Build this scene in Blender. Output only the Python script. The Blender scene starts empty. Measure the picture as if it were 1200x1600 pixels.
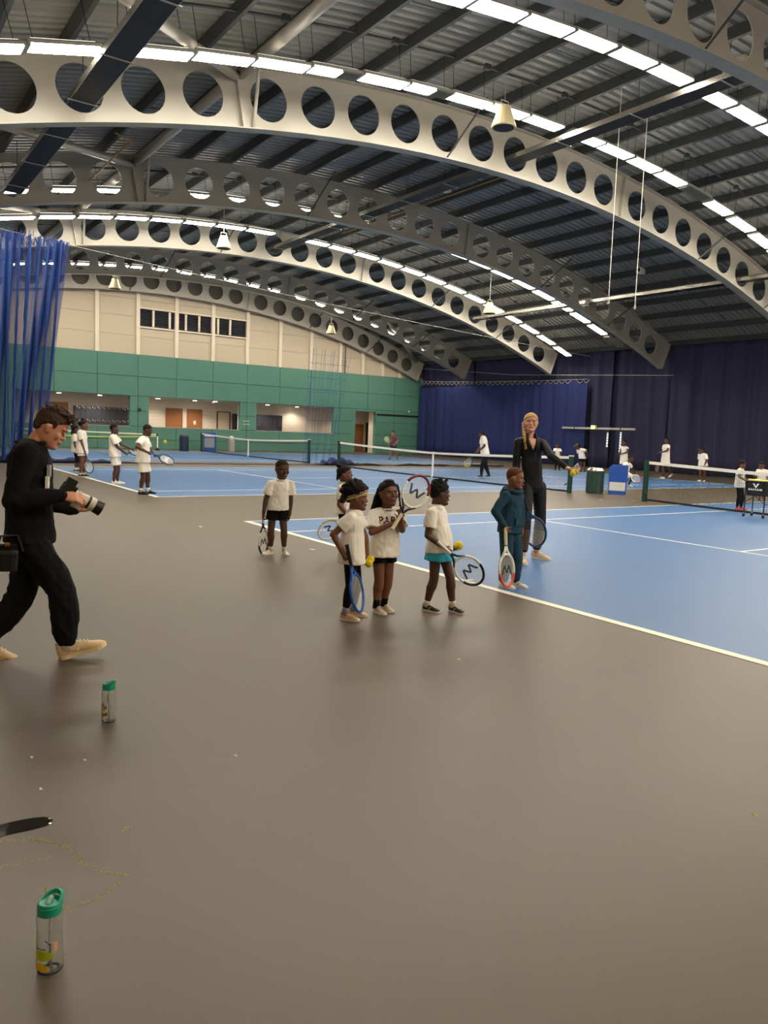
import bpy, bmesh, math, random
from mathutils import Vector, Matrix, Euler, noise
PI = math.pi
rnd = random.Random(7)
SC = bpy.context.scene
COL = SC.collection

# ------------------------------------------------------------------ camera
cam_d = bpy.data.cameras.new('camera'); cam = bpy.data.objects.new('camera', cam_d); COL.objects.link(cam)
cam_d.sensor_fit = 'VERTICAL'; cam_d.sensor_height = 24.0
cam_d.lens = 24.0 * 1201.4 / 1600.0
cam_d.clip_end = 300
yaw, pitch, roll = 2.5267, -0.1040, 0.0390
fw = Vector((math.cos(yaw)*math.cos(pitch), math.sin(yaw)*math.cos(pitch), math.sin(pitch)))
rt = Vector((math.sin(yaw), -math.cos(yaw), 0.0)); up = rt.cross(fw)
rt, up = rt*math.cos(roll)+up*math.sin(roll), up*math.cos(roll)-rt*math.sin(roll)
M = Matrix.Identity(4)
for i in range(3):
    M[i][0] = rt[i]; M[i][1] = up[i]; M[i][2] = -fw[i]
M.translation = Vector((11.6751, -5.3999, 1.5691))
cam.matrix_world = M
SC.camera = cam

# ------------------------------------------------------------------ world, exposure
wd = bpy.data.worlds.new('world'); SC.world = wd; wd.use_nodes = True
wd.node_tree.nodes['Background'].inputs[0].default_value = (0.55, 0.62, 0.72, 1)
wd.node_tree.nodes['Background'].inputs[1].default_value = 0.4
SC.view_settings.view_transform = 'Standard'
SC.view_settings.look = 'None'
SC.view_settings.gamma = 1.0
SC.view_settings.use_curve_mapping = False
SC.view_settings.exposure = 0.18
LAMP = 42.0          # radiance of the luminaire diffusers

# ------------------------------------------------------------------ materials
def srgb(r, g, b):
    f = lambda c: (c/255/12.92) if c/255 <= .04045 else ((c/255+.055)/1.055)**2.4
    return (f(r), f(g), f(b), 1.0)
MATS = {}
def mat(name, col, rough=.6, metal=0., var=0., scale=8., bump=0., bscale=40., emit=None, trans=0., ior=1.45, spec=.5, sheen=0., stretch=None, coat=0.):
    if name in MATS: return MATS[name]
    m = bpy.data.materials.new(name); m.use_nodes = True
    nt = m.node_tree; b = nt.nodes['Principled BSDF']
    c = srgb(*col) if len(col) == 3 else col
    b.inputs['Base Color'].default_value = c
    b.inputs['Roughness'].default_value = rough
    b.inputs['Metallic'].default_value = metal
    b.inputs['Specular IOR Level'].default_value = spec
    if trans: b.inputs['Transmission Weight'].default_value = trans; b.inputs['IOR'].default_value = ior
    if sheen: b.inputs['Sheen Weight'].default_value = sheen
    if coat: b.inputs['Coat Weight'].default_value = coat
    if emit:
        b.inputs['Emission Color'].default_value = emit[0]; b.inputs['Emission Strength'].default_value = emit[1]
    if var or bump:
        tc = nt.nodes.new('ShaderNodeTexCoord')
        mp = nt.nodes.new('ShaderNodeMapping'); nt.links.new(tc.outputs['Object'], mp.inputs[0])
        if stretch: mp.inputs['Scale'].default_value = stretch
    if var:
        n = nt.nodes.new('ShaderNodeTexNoise'); n.inputs['Scale'].default_value = scale; n.inputs['Detail'].default_value = 5
        nt.links.new(mp.outputs[0], n.inputs['Vector'])
        r = nt.nodes.new('ShaderNodeMix'); r.data_type = 'RGBA'
        r.inputs['A'].default_value = tuple(x*(1-var) for x in c[:3])+(1,)
        r.inputs['B'].default_value = tuple(min(1, x*(1+var)) for x in c[:3])+(1,)
        nt.links.new(n.outputs['Fac'], r.inputs['Factor']); nt.links.new(r.outputs['Result'], b.inputs['Base Color'])
    if bump:
        n2 = nt.nodes.new('ShaderNodeTexNoise'); n2.inputs['Scale'].default_value = bscale; n2.inputs['Detail'].default_value = 3
        nt.links.new(mp.outputs[0], n2.inputs['Vector'])
        bp = nt.nodes.new('ShaderNodeBump'); bp.inputs['Strength'].default_value = bump; bp.inputs['Distance'].default_value = .01
        nt.links.new(n2.outputs['Fac'], bp.inputs['Height']); nt.links.new(bp.outputs[0], b.inputs['Normal'])
    MATS[name] = m
    return m

# ------------------------------------------------------------------ mesh builder
class MB:
    def __init__(s): s.v = []; s.f = []
    def add(s, vs, fs):
        o = len(s.v); s.v += [tuple(v) for v in vs]; s.f += [tuple(i+o for i in f) for f in fs]; return s
    def box(s, c, d, rot=None):
        x, y, z = d[0]/2, d[1]/2, d[2]/2
        vs = [Vector((sx*x, sy*y, sz*z)) for sx in (-1, 1) for sy in (-1, 1) for sz in (-1, 1)]
        if rot is not None: vs = [rot @ v for v in vs]
        c = Vector(c)
        return s.add([v+c for v in vs], [(0,1,3,2),(4,6,7,5),(0,4,5,1),(2,3,7,6),(0,2,6,4),(1,5,7,3)])
    def span(s, a, b):
        return s.box([(a[i]+b[i])/2 for i in range(3)], [abs(b[i]-a[i]) for i in range(3)])
    def loft(s, rings, cap=True, close=True):
        n = len(rings[0]); vs = [p for r in rings for p in r]; fs = []
        for i in range(len(rings)-1):
            for j in range(n if close else n-1):
                k = (j+1) % n
                fs.append((i*n+j, i*n+k, (i+1)*n+k, (i+1)*n+j))
        if cap:
            fs.append(tuple(reversed(range(n)))); fs.append(tuple((len(rings)-1)*n+j for j in range(n)))
        return s.add(vs, fs)
    def tube(s, pts, rad, n=8, cap=True, closed=False):
        pts = [Vector(p) for p in pts]; m = len(pts)
        if not isinstance(rad, (list, tuple)): rad = [rad]*m
        prev = None; rings = []
        for i, p in enumerate(pts):
            if closed: t = pts[(i+1) % m]-pts[i-1]
            else: t = pts[min(i+1, m-1)]-pts[max(i-1, 0)]
            t = t.normalized() if t.length > 1e-9 else Vector((0, 0, 1))
            if prev is None:
                a = Vector((0, 0, 1)) if abs(t.z) < .9 else Vector((1, 0, 0))
                u = (a - t*a.dot(t)).normalized()
            else:
                u = prev - t*prev.dot(t)
                u = u.normalized() if u.length > 1e-6 else Vector((1, 0, 0))
            prev = u; w = t.cross(u)
            rings.append([p+u*(rad[i]*math.cos(2*PI*k/n))+w*(rad[i]*math.sin(2*PI*k/n)) for k in range(n)])
        if closed:
            rings.append(rings[0]); return s.loft(rings, cap=False)
        return s.loft(rings, cap=cap)
    def ell(s, c, r, n=14, m=9, rot=None):
        c = Vector(c); vs = []; fs = []
        if not isinstance(r, (list, tuple, Vector)): r = (r, r, r)
        for i in range(1, m):
            th = PI*i/m
            for j in range(n):
                ph = 2*PI*j/n
                v = Vector((r[0]*math.sin(th)*math.cos(ph), r[1]*math.sin(th)*math.sin(ph), r[2]*math.cos(th)))
                vs.append(v)
        vs.append(Vector((0, 0, r[2]))); vs.append(Vector((0, 0, -r[2])))
        if rot is not None: vs = [rot @ v for v in vs]
        T, B = (m-1)*n, (m-1)*n+1
        for j in range(n):
            k = (j+1) % n
            fs.append((T, j, k)); fs.append((B, (m-2)*n+k, (m-2)*n+j))
            for i in range(m-2): fs.append((i*n+j, (i+1)*n+j, (i+1)*n+k, i*n+k))
        return s.add([v+c for v in vs], fs)
    def caps(s, a, b, ra, rb, n=12, segs=4):
        """tapered limb segment with rounded ends"""
        a, b = Vector(a), Vector(b); t = b-a; L = t.length
        if L < 1e-6: return s.ell(a, ra)
        t /= L; pts = []; rr = []
        for k in (0, 1, 2):
            an = PI/2*(k/3); pts.append(a-t*ra*math.cos(an)*1.0); rr.append(max(ra*math.sin(an), ra*.12))
        for k in range(segs+1):
            f = k/segs; pts.append(a+t*L*f); rr.append(ra+(rb-ra)*f)
        for k in (2, 1, 0):
            an = PI/2*(k/3); pts.append(b+t*rb*math.cos(an)*1.0); rr.append(max(rb*math.sin(an), rb*.12))
        return s.tube(pts, rr, n=n)
    def lathe(s, prof, n=24, c=(0, 0, 0)):
        rings = [[(c[0]+r*math.cos(2*PI*k/n), c[1]+r*math.sin(2*PI*k/n), c[2]+z) for k in range(n)] for r, z in prof]
        return s.loft(rings)
    def prism(s, poly, axis, a, b):
        """poly: 2-D points; extruded along axis between a and b"""
        n = len(poly)
        def P(p, t):
            q = list(p); q.insert(axis, t); return q
        vs = [P(p, a) for p in poly]+[P(p, b) for p in poly]
        fs = [tuple(range(n)), tuple(reversed(range(n, 2*n)))]+[(i, n+i, n+(i+1) % n, (i+1) % n) for i in range(n)]
        return s.add(vs, fs)
    def mesh(s, name, m=None, smooth=False, fix=True):
        me = bpy.data.meshes.new(name); me.from_pydata(s.v, [], s.f)
        if fix:
            bm = bmesh.new(); bm.from_mesh(me); bmesh.ops.recalc_face_normals(bm, faces=bm.faces); bm.to_mesh(me); bm.free()
        if m: me.materials.append(m)
        if smooth: me.polygons.foreach_set('use_smooth', [True]*len(me.polygons))
        me.update(); return me
    def build(s, name, m, parent=None, smooth=False, fix=True):
        return link(name, s.mesh(name, m, smooth, fix), parent)
def link(name, me, parent=None, loc=None):
    o = bpy.data.objects.new(name, me); COL.objects.link(o)
    if parent is not None: o.parent = parent
    if loc is not None: o.location = loc
    return o
def tag(o, label=None, cat=None, group=None, kind=None):
    if label: o['label'] = label
    if cat: o['category'] = cat
    if group: o['group'] = group
    if kind: o['kind'] = kind
    return o
def empty(name, loc=(0, 0, 0), rz=0., label=None, cat=None, group=None, kind=None):
    o = bpy.data.objects.new(name, None); COL.objects.link(o); o.location = loc; o.rotation_euler = (0, 0, rz)
    o.empty_display_size = .1
    return tag(o, label, cat, group, kind)
def copy_tree(o, parent=None):
    c = o.copy(); COL.objects.link(c); c.parent = parent
    for ch in list(o.children): copy_tree(ch, c)
    return c
def shade(o, ang=35):
    me = o.data; me.polygons.foreach_set('use_smooth', [True]*len(me.polygons))
    try: me.set_sharp_from_angle(angle=math.radians(ang))
    except Exception: pass
    return o
def text_mesh(txt, size, depth=.0015, bold=False):
    cu = bpy.data.curves.new('lettering', 'FONT'); cu.body = txt; cu.size = size; cu.extrude = depth
    cu.align_x = 'CENTER'; cu.align_y = 'CENTER'
    if bold: cu.offset = size*.02
    o = bpy.data.objects.new('lettering', cu); COL.objects.link(o)
    dg = bpy.context.evaluated_depsgraph_get()
    me = bpy.data.meshes.new_from_object(o.evaluated_get(dg)); bpy.data.objects.remove(o); bpy.data.curves.remove(cu)
    return me

# ------------------------------------------------------------------ palette
m_taupe = mat('taupe_court_surround', (86, 75, 60), .42, var=.09, scale=.55, bump=.05, bscale=260, spec=.6)
m_blue = mat('blue_court_paint', (66, 111, 164), .42, var=.05, scale=.5, bump=.05, bscale=260, spec=.5)
m_line = mat('white_line_paint', (240, 236, 214), .5, var=.04, scale=20)
m_steel = mat('white_painted_steel', (166, 162, 151), .32, var=.04, scale=1.5, spec=.5)
m_purlin = mat('dark_grey_purlin', (70, 73, 74), .5, metal=.2, var=.08, scale=3)
m_deck = mat('grey_roof_sheet', (150, 150, 144), .45, metal=.1, var=.06, scale=1.2)
m_green = mat('green_wall_panel', (82, 130, 116), .6, var=.05, scale=1.3)
m_beige = mat('cream_cladding', (196, 182, 160), .65, var=.05, scale=.8)
m_white = mat('white_column', (226, 214, 192), .55, var=.03, scale=3)
m_brick = mat('painted_blockwork', (226, 212, 194), .75, var=.04, scale=6)
m_wood = mat('oak_door', (158, 98, 54), .5, var=.18, scale=6, stretch=(9, 9, .8))
m_lock = mat('charcoal_locker', (74, 74, 84), .45, metal=.2, var=.05, scale=5)
m_dark = mat('near_black', (22, 22, 24), .55, var=.1, scale=8)
m_black = mat('black_plastic', (16, 16, 17), .35, var=.1, scale=20)
m_navy = mat('navy_curtain_fabric', (50, 50, 76), .85, var=.12, scale=2.2, bump=.1, bscale=220, spec=.2, stretch=(1, 1, .2))
m_navy2 = mat('royal_curtain_fabric', (42, 50, 98), .85, var=.1, scale=2.2, bump=.1, bscale=220, spec=.2, stretch=(1, 1, .2))
m_bnet = mat('blue_net_cord', (18, 62, 138), .6, var=.25, scale=3)
m_chrome = mat('bright_steel', (190, 186, 176), .22, metal=.9, var=.03, scale=6)
m_greenpost = mat('dark_green_post', (22, 62, 48), .4, var=.05, scale=8)
m_tape = mat('white_net_tape', (236, 232, 220), .7, var=.03, scale=30)
m_cord = mat('black_net_cord', (26, 26, 26), .8, var=.1, scale=30)
m_light = mat('luminaire_diffuser', (255, 250, 235), .5, emit=((1.0, .90, .74, 1), LAMP))
m_added_uplight = mat('added_uplight_glow', (255, 240, 225), .5, emit=((1.0, .90, .76, 1), LAMP*.11))
m_lightoff = mat('louvre_diffuser', (150, 148, 140), .35, metal=.5, var=.1, scale=60)
m_grey = mat('light_grey_paint', (172, 172, 166), .5, var=.05, scale=10)

# ------------------------------------------------------------------ the setting: hall geometry (metres)
XW, XE, YS, YC = -34.3, 17.5, -8.6, 30.0        # end wall, wall behind the camera, near side wall, curtain line
AX = [2.17, -5.55, -13.27, -20.99, -28.75, -34.05]
YMID, RA = 10.75, 48.9
def arc(y, off=0.):
    R = RA+off; return 9.79-RA+math.sqrt(R*R-(y-YMID)**2)
def apt(th, off, x): return (x, YMID+(RA+off)*math.sin(th), 9.79-RA+(RA+off)*math.cos(th))
def th_of(y): return math.asin((y-YMID)/RA)

floor = MB().span((XW-3.6, YS-.3, -.2), (XE+.3, 31.2, 0)).build('floor', m_taupe); tag(floor, kind='structure')
D1, D2 = 15.377, 30.754
def court(x1, n):
    x0 = x1-10.97
    MB().span((x0, 0, .0), (x1, 23.77, .002)).build('court_surface', m_blue, floor)
    def ln(a, b): MB().span((a[0], a[1], .002), (b[0], b[1], .0035)).build('court_line', m_line, floor)
    w = .05
    ln((x0, 0), (x1, .1)); ln((x0, 23.67), (x1, 23.77))
    for x in (x0, x1-w, x0+1.37, x1-1.37-w): ln((x, .1), (x+w, 23.67))
    for y in (5.485, 23.77-5.485): ln((x0+1.37+w, y-w/2), (x1-1.37-w, y+w/2))
    xm = (x0+x1)/2
    ln((xm-w/2, 5.485+w/2), (xm+w/2, 23.77-5.485-w/2)); ln((xm-w/2, .1), (xm+w/2, .2)); ln((xm-w/2, 23.57), (xm+w/2, 23.67))
for k, x1 in enumerate((10.97, 10.97-D1, 10.97-D2)): court(x1, k)

# ceiling: ribbed roof sheet (ribs run across the hall) with purlins along it
def ribbed(x0, x1, pitch, off):
    mb = MB(); xs = []
    n = int((x1-x0)/pitch)
    for i in range(n):
        x = x0+i*pitch
        xs += [(x, 0), (x+pitch*.42, 0), (x+pitch*.5, .055), (x+pitch*.92, .055)]
    xs.append((x1, 0))
    ths = [th_of(-9.2)+(th_of(30.9)-th_of(-9.2))*k/30 for k in range(31)]
    vs = [apt(t, off+h, x) for t in ths for x, h in xs]
    m = len(xs)
    fs = [(i*m+j, (i+1)*m+j, (i+1)*m+j+1, i*m+j+1) for i in range(30) for j in range(m-1)]
    return mb.add(vs, fs)
ceil = ribbed(-34.5, XE+.2, .28, .98).build('ceiling', m_deck, fix=False); tag(ceil, kind='structure')
def purlin(y):
    t = th_of(y); mb = MB()
    ny, nz = math.sin(t), math.cos(t)
    cs = []
    for (a, o) in ((-.05, .70), (.05, .70), (.05, .72), (-.03, .72), (-.03, .94), (.07, .94), (.07, .97), (-.05, .97)):
        yy = YMID+(RA+o)*math.sin(t)+a*math.cos(t); zz = 9.79-RA+(RA+o)*math.cos(t)-a*math.sin(t)
        cs.append((yy, zz))
    mb.prism(cs, 0, -34.3, XE)
    return mb.build('purlin', m_purlin, ceil)
PY = [YMID+RA*math.sin(th_of(10.97)+k*1.38/RA) for k in range(-14, 15)]
PY = [y for y in PY if -8.4 < y < 30.2]
for y in PY: purlin(y)
# side-lap seams of the sheeting and light anti-sag bars between purlins
for bx in (-1.7, -9.4, -17.1, -24.9):
    for a, b in zip(PY[:-1], PY[1:]):
        if rnd.random() < .75:
            xx = bx+rnd.uniform(-.1, .1)
            MB().tube([(xx, a, arc(a, .86)), (xx, b, arc(b, .86))], .018, n=5).build('sag_bar', m_purlin, ceil)

# arches
HOLES = [-7.6, -6.35, -5.08, -3.81, -2.53, -1.24, .06, 1.39, 3.0, 4.33, 5.65, 6.97, 8.31, 9.63, 10.97, 12.29, 13.62, 14.94,
         16.66, 18.0, 19.33, 20.66, 21.96, 23.26, 24.56, 25.86, 27.12, 28.39]
SEAMS = [2.22, 15.8]
def arch_web():
    mb = MB(); hs = [th_of(y)*RA for y in HOLES]
    s0, s1 = th_of(-8.5)*RA, th_of(29.62)*RA
    edges = [s0]+[(a+b)/2 for a, b in zip(hs[:-1], hs[1:])]+[s1]
    D, r, T = .665, .475, .012
    for c, a, b in zip(hs, edges[:-1], edges[1:]):
        angs = set()
        for (x, y) in ((b-c, D), (a-c, D), (a-c, -D), (b-c, -D)): angs.add(math.atan2(y, x) % (2*PI))
        angs |= {2*PI*k/28 for k in range(28)}
        angs = sorted(angs); n = len(angs); vs = []
        for sx in (-T, T):
            for ag in angs:
                cx, sy = math.cos(ag), math.sin(ag)
                vs.append(apt((c+r*cx)/RA, r*sy, sx))
            for ag in angs:
                cx, sy = math.cos(ag), math.sin(ag)
                k = 1e9
                if cx > 1e-9: k = min(k, (b-c)/cx)
                if cx < -1e-9: k = min(k, (a-c)/cx)
                if abs(sy) > 1e-9: k = min(k, D/abs(sy))
                vs.append(apt((c+k*cx)/RA, k*sy, sx))
        fs = []
        for j in range(n):
            q = (j+1) % n
            fs.append((j, n+j, n+q, q)); fs.append((2*n+j, 2*n+q, 3*n+q, 3*n+j)); fs.append((j, q, 2*n+q, 2*n+j))
        mb.add(vs, fs)
    return mb
def arch_band(o0, o1, w):
    t0, t1 = th_of(-8.5), th_of(29.62); rings = []
    for k in range(41):
        t = t0+(t1-t0)*k/40
        rings.append([apt(t, o0, -w), apt(t, o0, w), apt(t, o1, w), apt(t, o1, -w)])
    return MB().loft(rings)
def seam_plates(sgn):
    out = []
    for ys in SEAMS:
        t = th_of(ys)
        mb = MB(); rings = []
        for o in (-.665, .665):
            rings.append([apt(t-.02/RA, o, -.14), apt(t+.02/RA, o, -.14), apt(t+.02/RA, o, .14), apt(t-.02/RA, o, .14)])
        mb.loft(rings)
        for k in range(7):
            for sx in (-.09, .09):
                p = apt(t-.035/RA, -.55+k*.18, sx); q = apt(t+.035/RA, -.55+k*.18, sx); mb.tube([p, q], .02, n=6)
        out.append(mb)
    return out
web_me = arch_web().mesh('web', m_steel); top_me = arch_band(.665, .69, .15).mesh('top_flange', m_steel)
bot_me = arch_band(-.69, -.665, .16).mesh('bottom_flange', m_steel)
seam_me = [b.mesh('splice_plate', m_steel) for b in seam_plates(1)]
t1 = th_of(29.62)
end_me = MB().loft([[apt(t1-.015/RA, o, -.14), apt(t1+.02/RA, o, -.14), apt(t1+.02/RA, o, .14), apt(t1-.015/RA, o, .14)] for o in (-.69, .69)]).mesh('end_plate', m_steel)
BR = [-4.4, 8.3, 20.3, 25.0]
ARCHLAB = ['nearest white holed roof arch crossing the top right corner', 'large cream holed roof arch lit by the nearest lamp row',
           'grey shaded holed roof arch behind the large lit arch', 'cream holed roof arch lit by the far lamp row',
           'grey holed roof arch just in front of the end wall arch', 'cream holed roof arch against the cladded end wall']
arches = []
for i, x in enumerate(AX):
    a = empty('roof_arch', (x, 0, 0), 0, ARCHLAB[i], 'roof arch', kind='structure'); arches.append(a)
    link('web', web_me, a); link('top_flange', top_me, a); link('bottom_flange', bot_me, a); link('end_plate', end_me, a)
    for s_ in seam_me: link('splice_plate', s_, a)
    # slender braces from the bottom flange up to a purlin on the camera side
    for yb in BR:
        p = apt(th_of(yb), -.66, .1); q = apt(th_of(yb+.55), .72, 1.1 if i < 5 else .75)
        MB().tube([p, q], .028, n=6).build('fly_brace', m_purlin, a)
    if i < 5:
        p = apt(th_of(2.5), -.63, .05); q = apt(th_of(2.7), .70, .35)
        MB().tube([p, q], .045, n=8).build('knee_brace', m_steel, a)
# tubular roof struts and diagonals meeting at the splice nodes
for i in range(0, 4):
    xa, xb = AX[i+1], AX[i]
    st = MB().tube([(xa+.05, 2.25, arc(2.25, .5)), (xb-.05, 2.25, arc(2.25, .5))], .13, n=14).build('roof_strut', m_steel, arches[i+1], smooth=True); st.location = (-xa, 0, 0)
    st = MB().tube([(xa+.1, 2.1, arc(2.1, .42)), (xb-.1, -5.5, arc(-5.5, .42))], .11, n=14).build('roof_diagonal', m_steel, arches[i+1], smooth=True); st.location = (-xa, 0, 0)
xa, xb = AX[5], AX[4]
st = MB().tube([(xa+.1, 29.2, arc(29.2, .55)), (xb-.1, 22.6, arc(22.6, .45))], .11, n=12).build('roof_diagonal', m_steel, arches[5], smooth=True); st.location = (-xa, 0, 0)

# ---- end wall: green panels below, cream cladding and white columns above
wall_end = MB().span((XW-.5, YS-.3, 5.5), (XW-.3, 31.2, 11.2)).build('wall_end', m_beige); tag(wall_end, kind='structure')
SE = [1.97, 4.30, 6.63, 8.96, 11.29, 13.62, 15.95, 18.28, 20.61, 22.94, 24.79, 26.51, 28.06, 30.6]
SEg = [-8.6, -5.02, -2.69, -.36, 1.97, 4.30, 6.63, 8.96, 11.29, 13.62, 15.95, 18.28, 20.61, 22.94, 25.27, 27.6, 30.6]
OPEN = [(2.3, 8.49), (9.62, 15.49), (16.65, 22.48)]
def panel(y0, y1, z0, z1, m=m_green, par=wall_end, name='wall_panel', x=XW, th=.3, g=.012):
    MB().span((x-th, y0+g, z0+g), (x, y1-g, z1-g)).build(name, m, par)
rows_hi = [(3.1, 4.24), (4.24, 5.53)]
for a, b in zip(SEg[:-1], SEg[1:]):
    for z0, z1 in rows_hi: panel(a, b, z0, z1)
def cut(a, b, holes):
    segs = [(a, b)]
    for h0, h1 in holes:
        ns = []
        for p, q in segs:
            if h1 <= p or h0 >= q: ns.append((p, q)); continue
            if p < h0: ns.append((p, h0))
            if h1 < q: ns.append((h1, q))
        segs = ns
    return [s_ for s_ in segs if s_[1]-s_[0] > .02]
DOORH = (24.3, 26.02)
for a, b in zip(SEg[:-1], SEg[1:]):
    for p, q in cut(a, b, [DOORH]):
        panel(p, q, 0, .55); panel(p, q, .55, 1.32)
    for p, q in cut(a, b, OPEN+[DOORH]):
        panel(p, q, 1.32, 2.22); panel(p, q, 2.22, 3.1)
MB().span((XW-.3, DOORH[0], 2.95), (XW, DOORH[1], 3.1)).build('wall_panel', m_green, wall_end)
MB().span((XW-.02, 26.1, 2.72), (XW+.04, 29.9, 2.84)).build('dado_rail', m_dark, wall_end)
for a, b in cut(-8.6, 30.6, OPEN+[DOORH]): MB().span((XW-.29, a+.015, 0.01), (XW-.26, b-.015, 3.1)).build('panel_backing', m_dark, wall_end)
MB().span((XW-.29, -8.6, 3.1), (XW-.26, 30.6, 5.5)).build('panel_backing', m_dark, wall_end)
for a, b in OPEN:
    MB().span((XW-.29, a, 0.01), (XW-.26, b, 1.3)).build('panel_backing', m_dark, wall_end)
    MB().span((XW-.32, a-.02, 1.29), (XW+.02, b+.02, 1.325)).build('sill', m_grey, wall_end)
CZ = [5.53, 6.6, 7.7, 8.7, 11.]
SEc = [-8.6, -5.02, -2.69, -.36]+SE
for a, b in zip(SEc[:-1], SEc[1:]):
    for z0, z1 in zip(CZ[:-1], CZ[1:]):
        za, zb = min(z1, arc(max(a, -8.5), -.62)), min(z1, arc(min(b, 30.5), -.62))
        if za <= z0+.02 and zb <= z0+.02: continue
        za, zb = max(za, z0+.02), max(zb, z0+.02)
        if a >= 8.9 and b <= 16 and z0 > 6.5 and z0 < 8.6:      # bays with the louvred windows
            continue
        MB().prism([(a+.006, z0+.006), (b-.006, z0+.006), (b-.006, zb-.006), (a+.006, za-.006)], 0, XW-.3, XW-.16).build('cladding_panel', m_beige, wall_end)
m_cladshade = mat('cladding_shade_grey', (104, 101, 94), .7, var=.06, scale=1.5)  # shade on the wall behind the arch put into a darker cladding grey
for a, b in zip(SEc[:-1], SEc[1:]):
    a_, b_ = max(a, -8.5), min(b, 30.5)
    MB().prism([(a+.006, arc(a_, -.61)), (b-.006, arc(b_, -.61)), (b-.006, arc(b_, .96)), (a+.006, arc(a_, .96))], 0, XW-.3, XW-.17).build('shade_grey_panel', m_cladshade, wall_end)
for a, b in ((8.96, 11.29), (11.29, 13.62), (13.62, 15.95)):
    for z0, z1 in ((6.6, 7.14), (8.24, 8.7)):
        MB().span((XW-.3, a+.006, z0+.006), (XW-.16, b-.006, z1-.006)).build('cladding_panel', m_beige, wall_end)
for y in SEc[1:-1]:
    MB().span((XW-.2, y-.11, 5.5), (XW-.02, y+.11, arc(y, -.6))).build('column', m_white, wall_end)
# louvred windows
for n_, (a, b) in enumerate(((8.96, 11.29), (11.29, 13.62), (13.62, 15.95))):
    w = empty('window_%d' % (n_+1), (XW, 0, 0), 0, kind='structure')
    a, b = a+.11, b-.11
    MB().span((-.27, a, 7.12), (-.25, b, 8.26)).build('pane', mat('dark_glass', (26, 28, 36), .25, var=.1, scale=4), w)
    for z in (7.14, 8.24): MB().span((-.2, a, z-.045), (-.06, b, z+.045)).build('frame_rail', m_white, w)
    for z in [7.25+.11*k for k in range(9)]:
        MB().box((-.2, (a+b)/2, z), (.09, b-a, .012), Matrix.Rotation(.7, 3, 'Y')).build('louvre_slat', mat('louvre_slat_grey', (70, 72, 84), .4, metal=.4, var=.1, scale=4), w)
    for f in ((.38, .85), (.22, .62), (.10, .48))[n_]:
        y = a+(b-a)*f
        MB().span((-.16, y-.06, 7.22), (-.05, y+.06, 8.16)).build('mullion', m_white, w)
# ladder rail and pipe near the corner of the end wall
MB().tube([(XW+.05, 23.25, 5.5), (XW+.05, 23.25, 7.9)], .05, n=8).build('drain_pipe', mat('brown_pipe', (120, 88, 60), .5, var=.1, scale=8), wall_end)
for k in range(9): MB().box((XW+.05, 23.1, 5.6+.25*k), (.03, .22, .03)).build('ladder_rung', m_grey, wall_end)

# ---- corridor behind the openings
XB = XW-3.2
wall_corr = MB().span((XB-.2, .5, 0), (XB, 30.6, 3.12)).build('wall_corridor', m_brick); tag(wall_corr, kind='structure')
# proud blockwork courses catch the corridor light
m_joint = mat('mortar_joint', (196, 182, 164), .8, var=.05, scale=10)
for z in [.22*k for k in range(1, 14)]:
    MB().span((XB-.001, .5, z-.006), (XB+.002, 30.6, z+.006)).build('mortar_course', m_joint, wall_corr)
cc = MB().span((XB-.2, .5, 3.1), (XW-.32, 30.6, 3.2)).build('ceiling_corridor', mat('corridor_ceiling', (210, 204, 194), .7, var=.03, scale=3)); tag(cc, kind='structure')
for i, y in enumerate((9.05, 16.05, 23.3, 26.35)):
    o = MB().span((XW-.9, y-.33, 0), (XW-.31, y+.33, 3.1)).build('wall_pier_%d' % i, m_brick); tag(o, kind='structure')
o = MB().span((XW-3.2, .5, 0), (XW-.31, .7, 3.1)).build('wall_corridor_side', m_brick); tag(o, kind='structure')
o = MB().span((XW-3.2, 28.2, 0), (XW-.31, 28.4, 3.1)).build('wall_corridor_return', m_brick); tag(o, kind='structure')
# lamps in the corridor ceiling
m_down = mat('downlight_glow', (255, 250, 240), .5, emit=((1., .9, .76, 1), 34.0))
for i, (y, dx) in enumerate(((4.9, -1.6), (7.2, -1.6), (10.8, -1.9), (13.2, -1.9), (14.3, -1.2), (18.2, -1.6), (20.9, -2.4), (24.9, -1.6))):
    d = empty('downlight', (XW+dx, y, 3.095), 0, 'small round ceiling downlight in the corridor behind the green wall', 'ceiling lamp', 'corridor downlights')
    MB().lathe([(.16, -.0), (.16, -.02), (.13, -.025)], 18).build('trim_ring', m_grey, d)
    MB().lathe([(.125, -.012), (.125, -.03)], 18).build('lens', m_down, d)
    ld = bpy.data.lights.new('downlight_beam', 'SPOT'); ld.energy = 150; ld.color = (1, .9, .76); ld.spot_size = 2.4; ld.spot_blend = .6; ld.shadow_soft_size = .12
    lo = bpy.data.objects.new('downlight_beam', ld); COL.objects.link(lo); lo.parent = d; lo.location = (0, 0, -.06)
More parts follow.
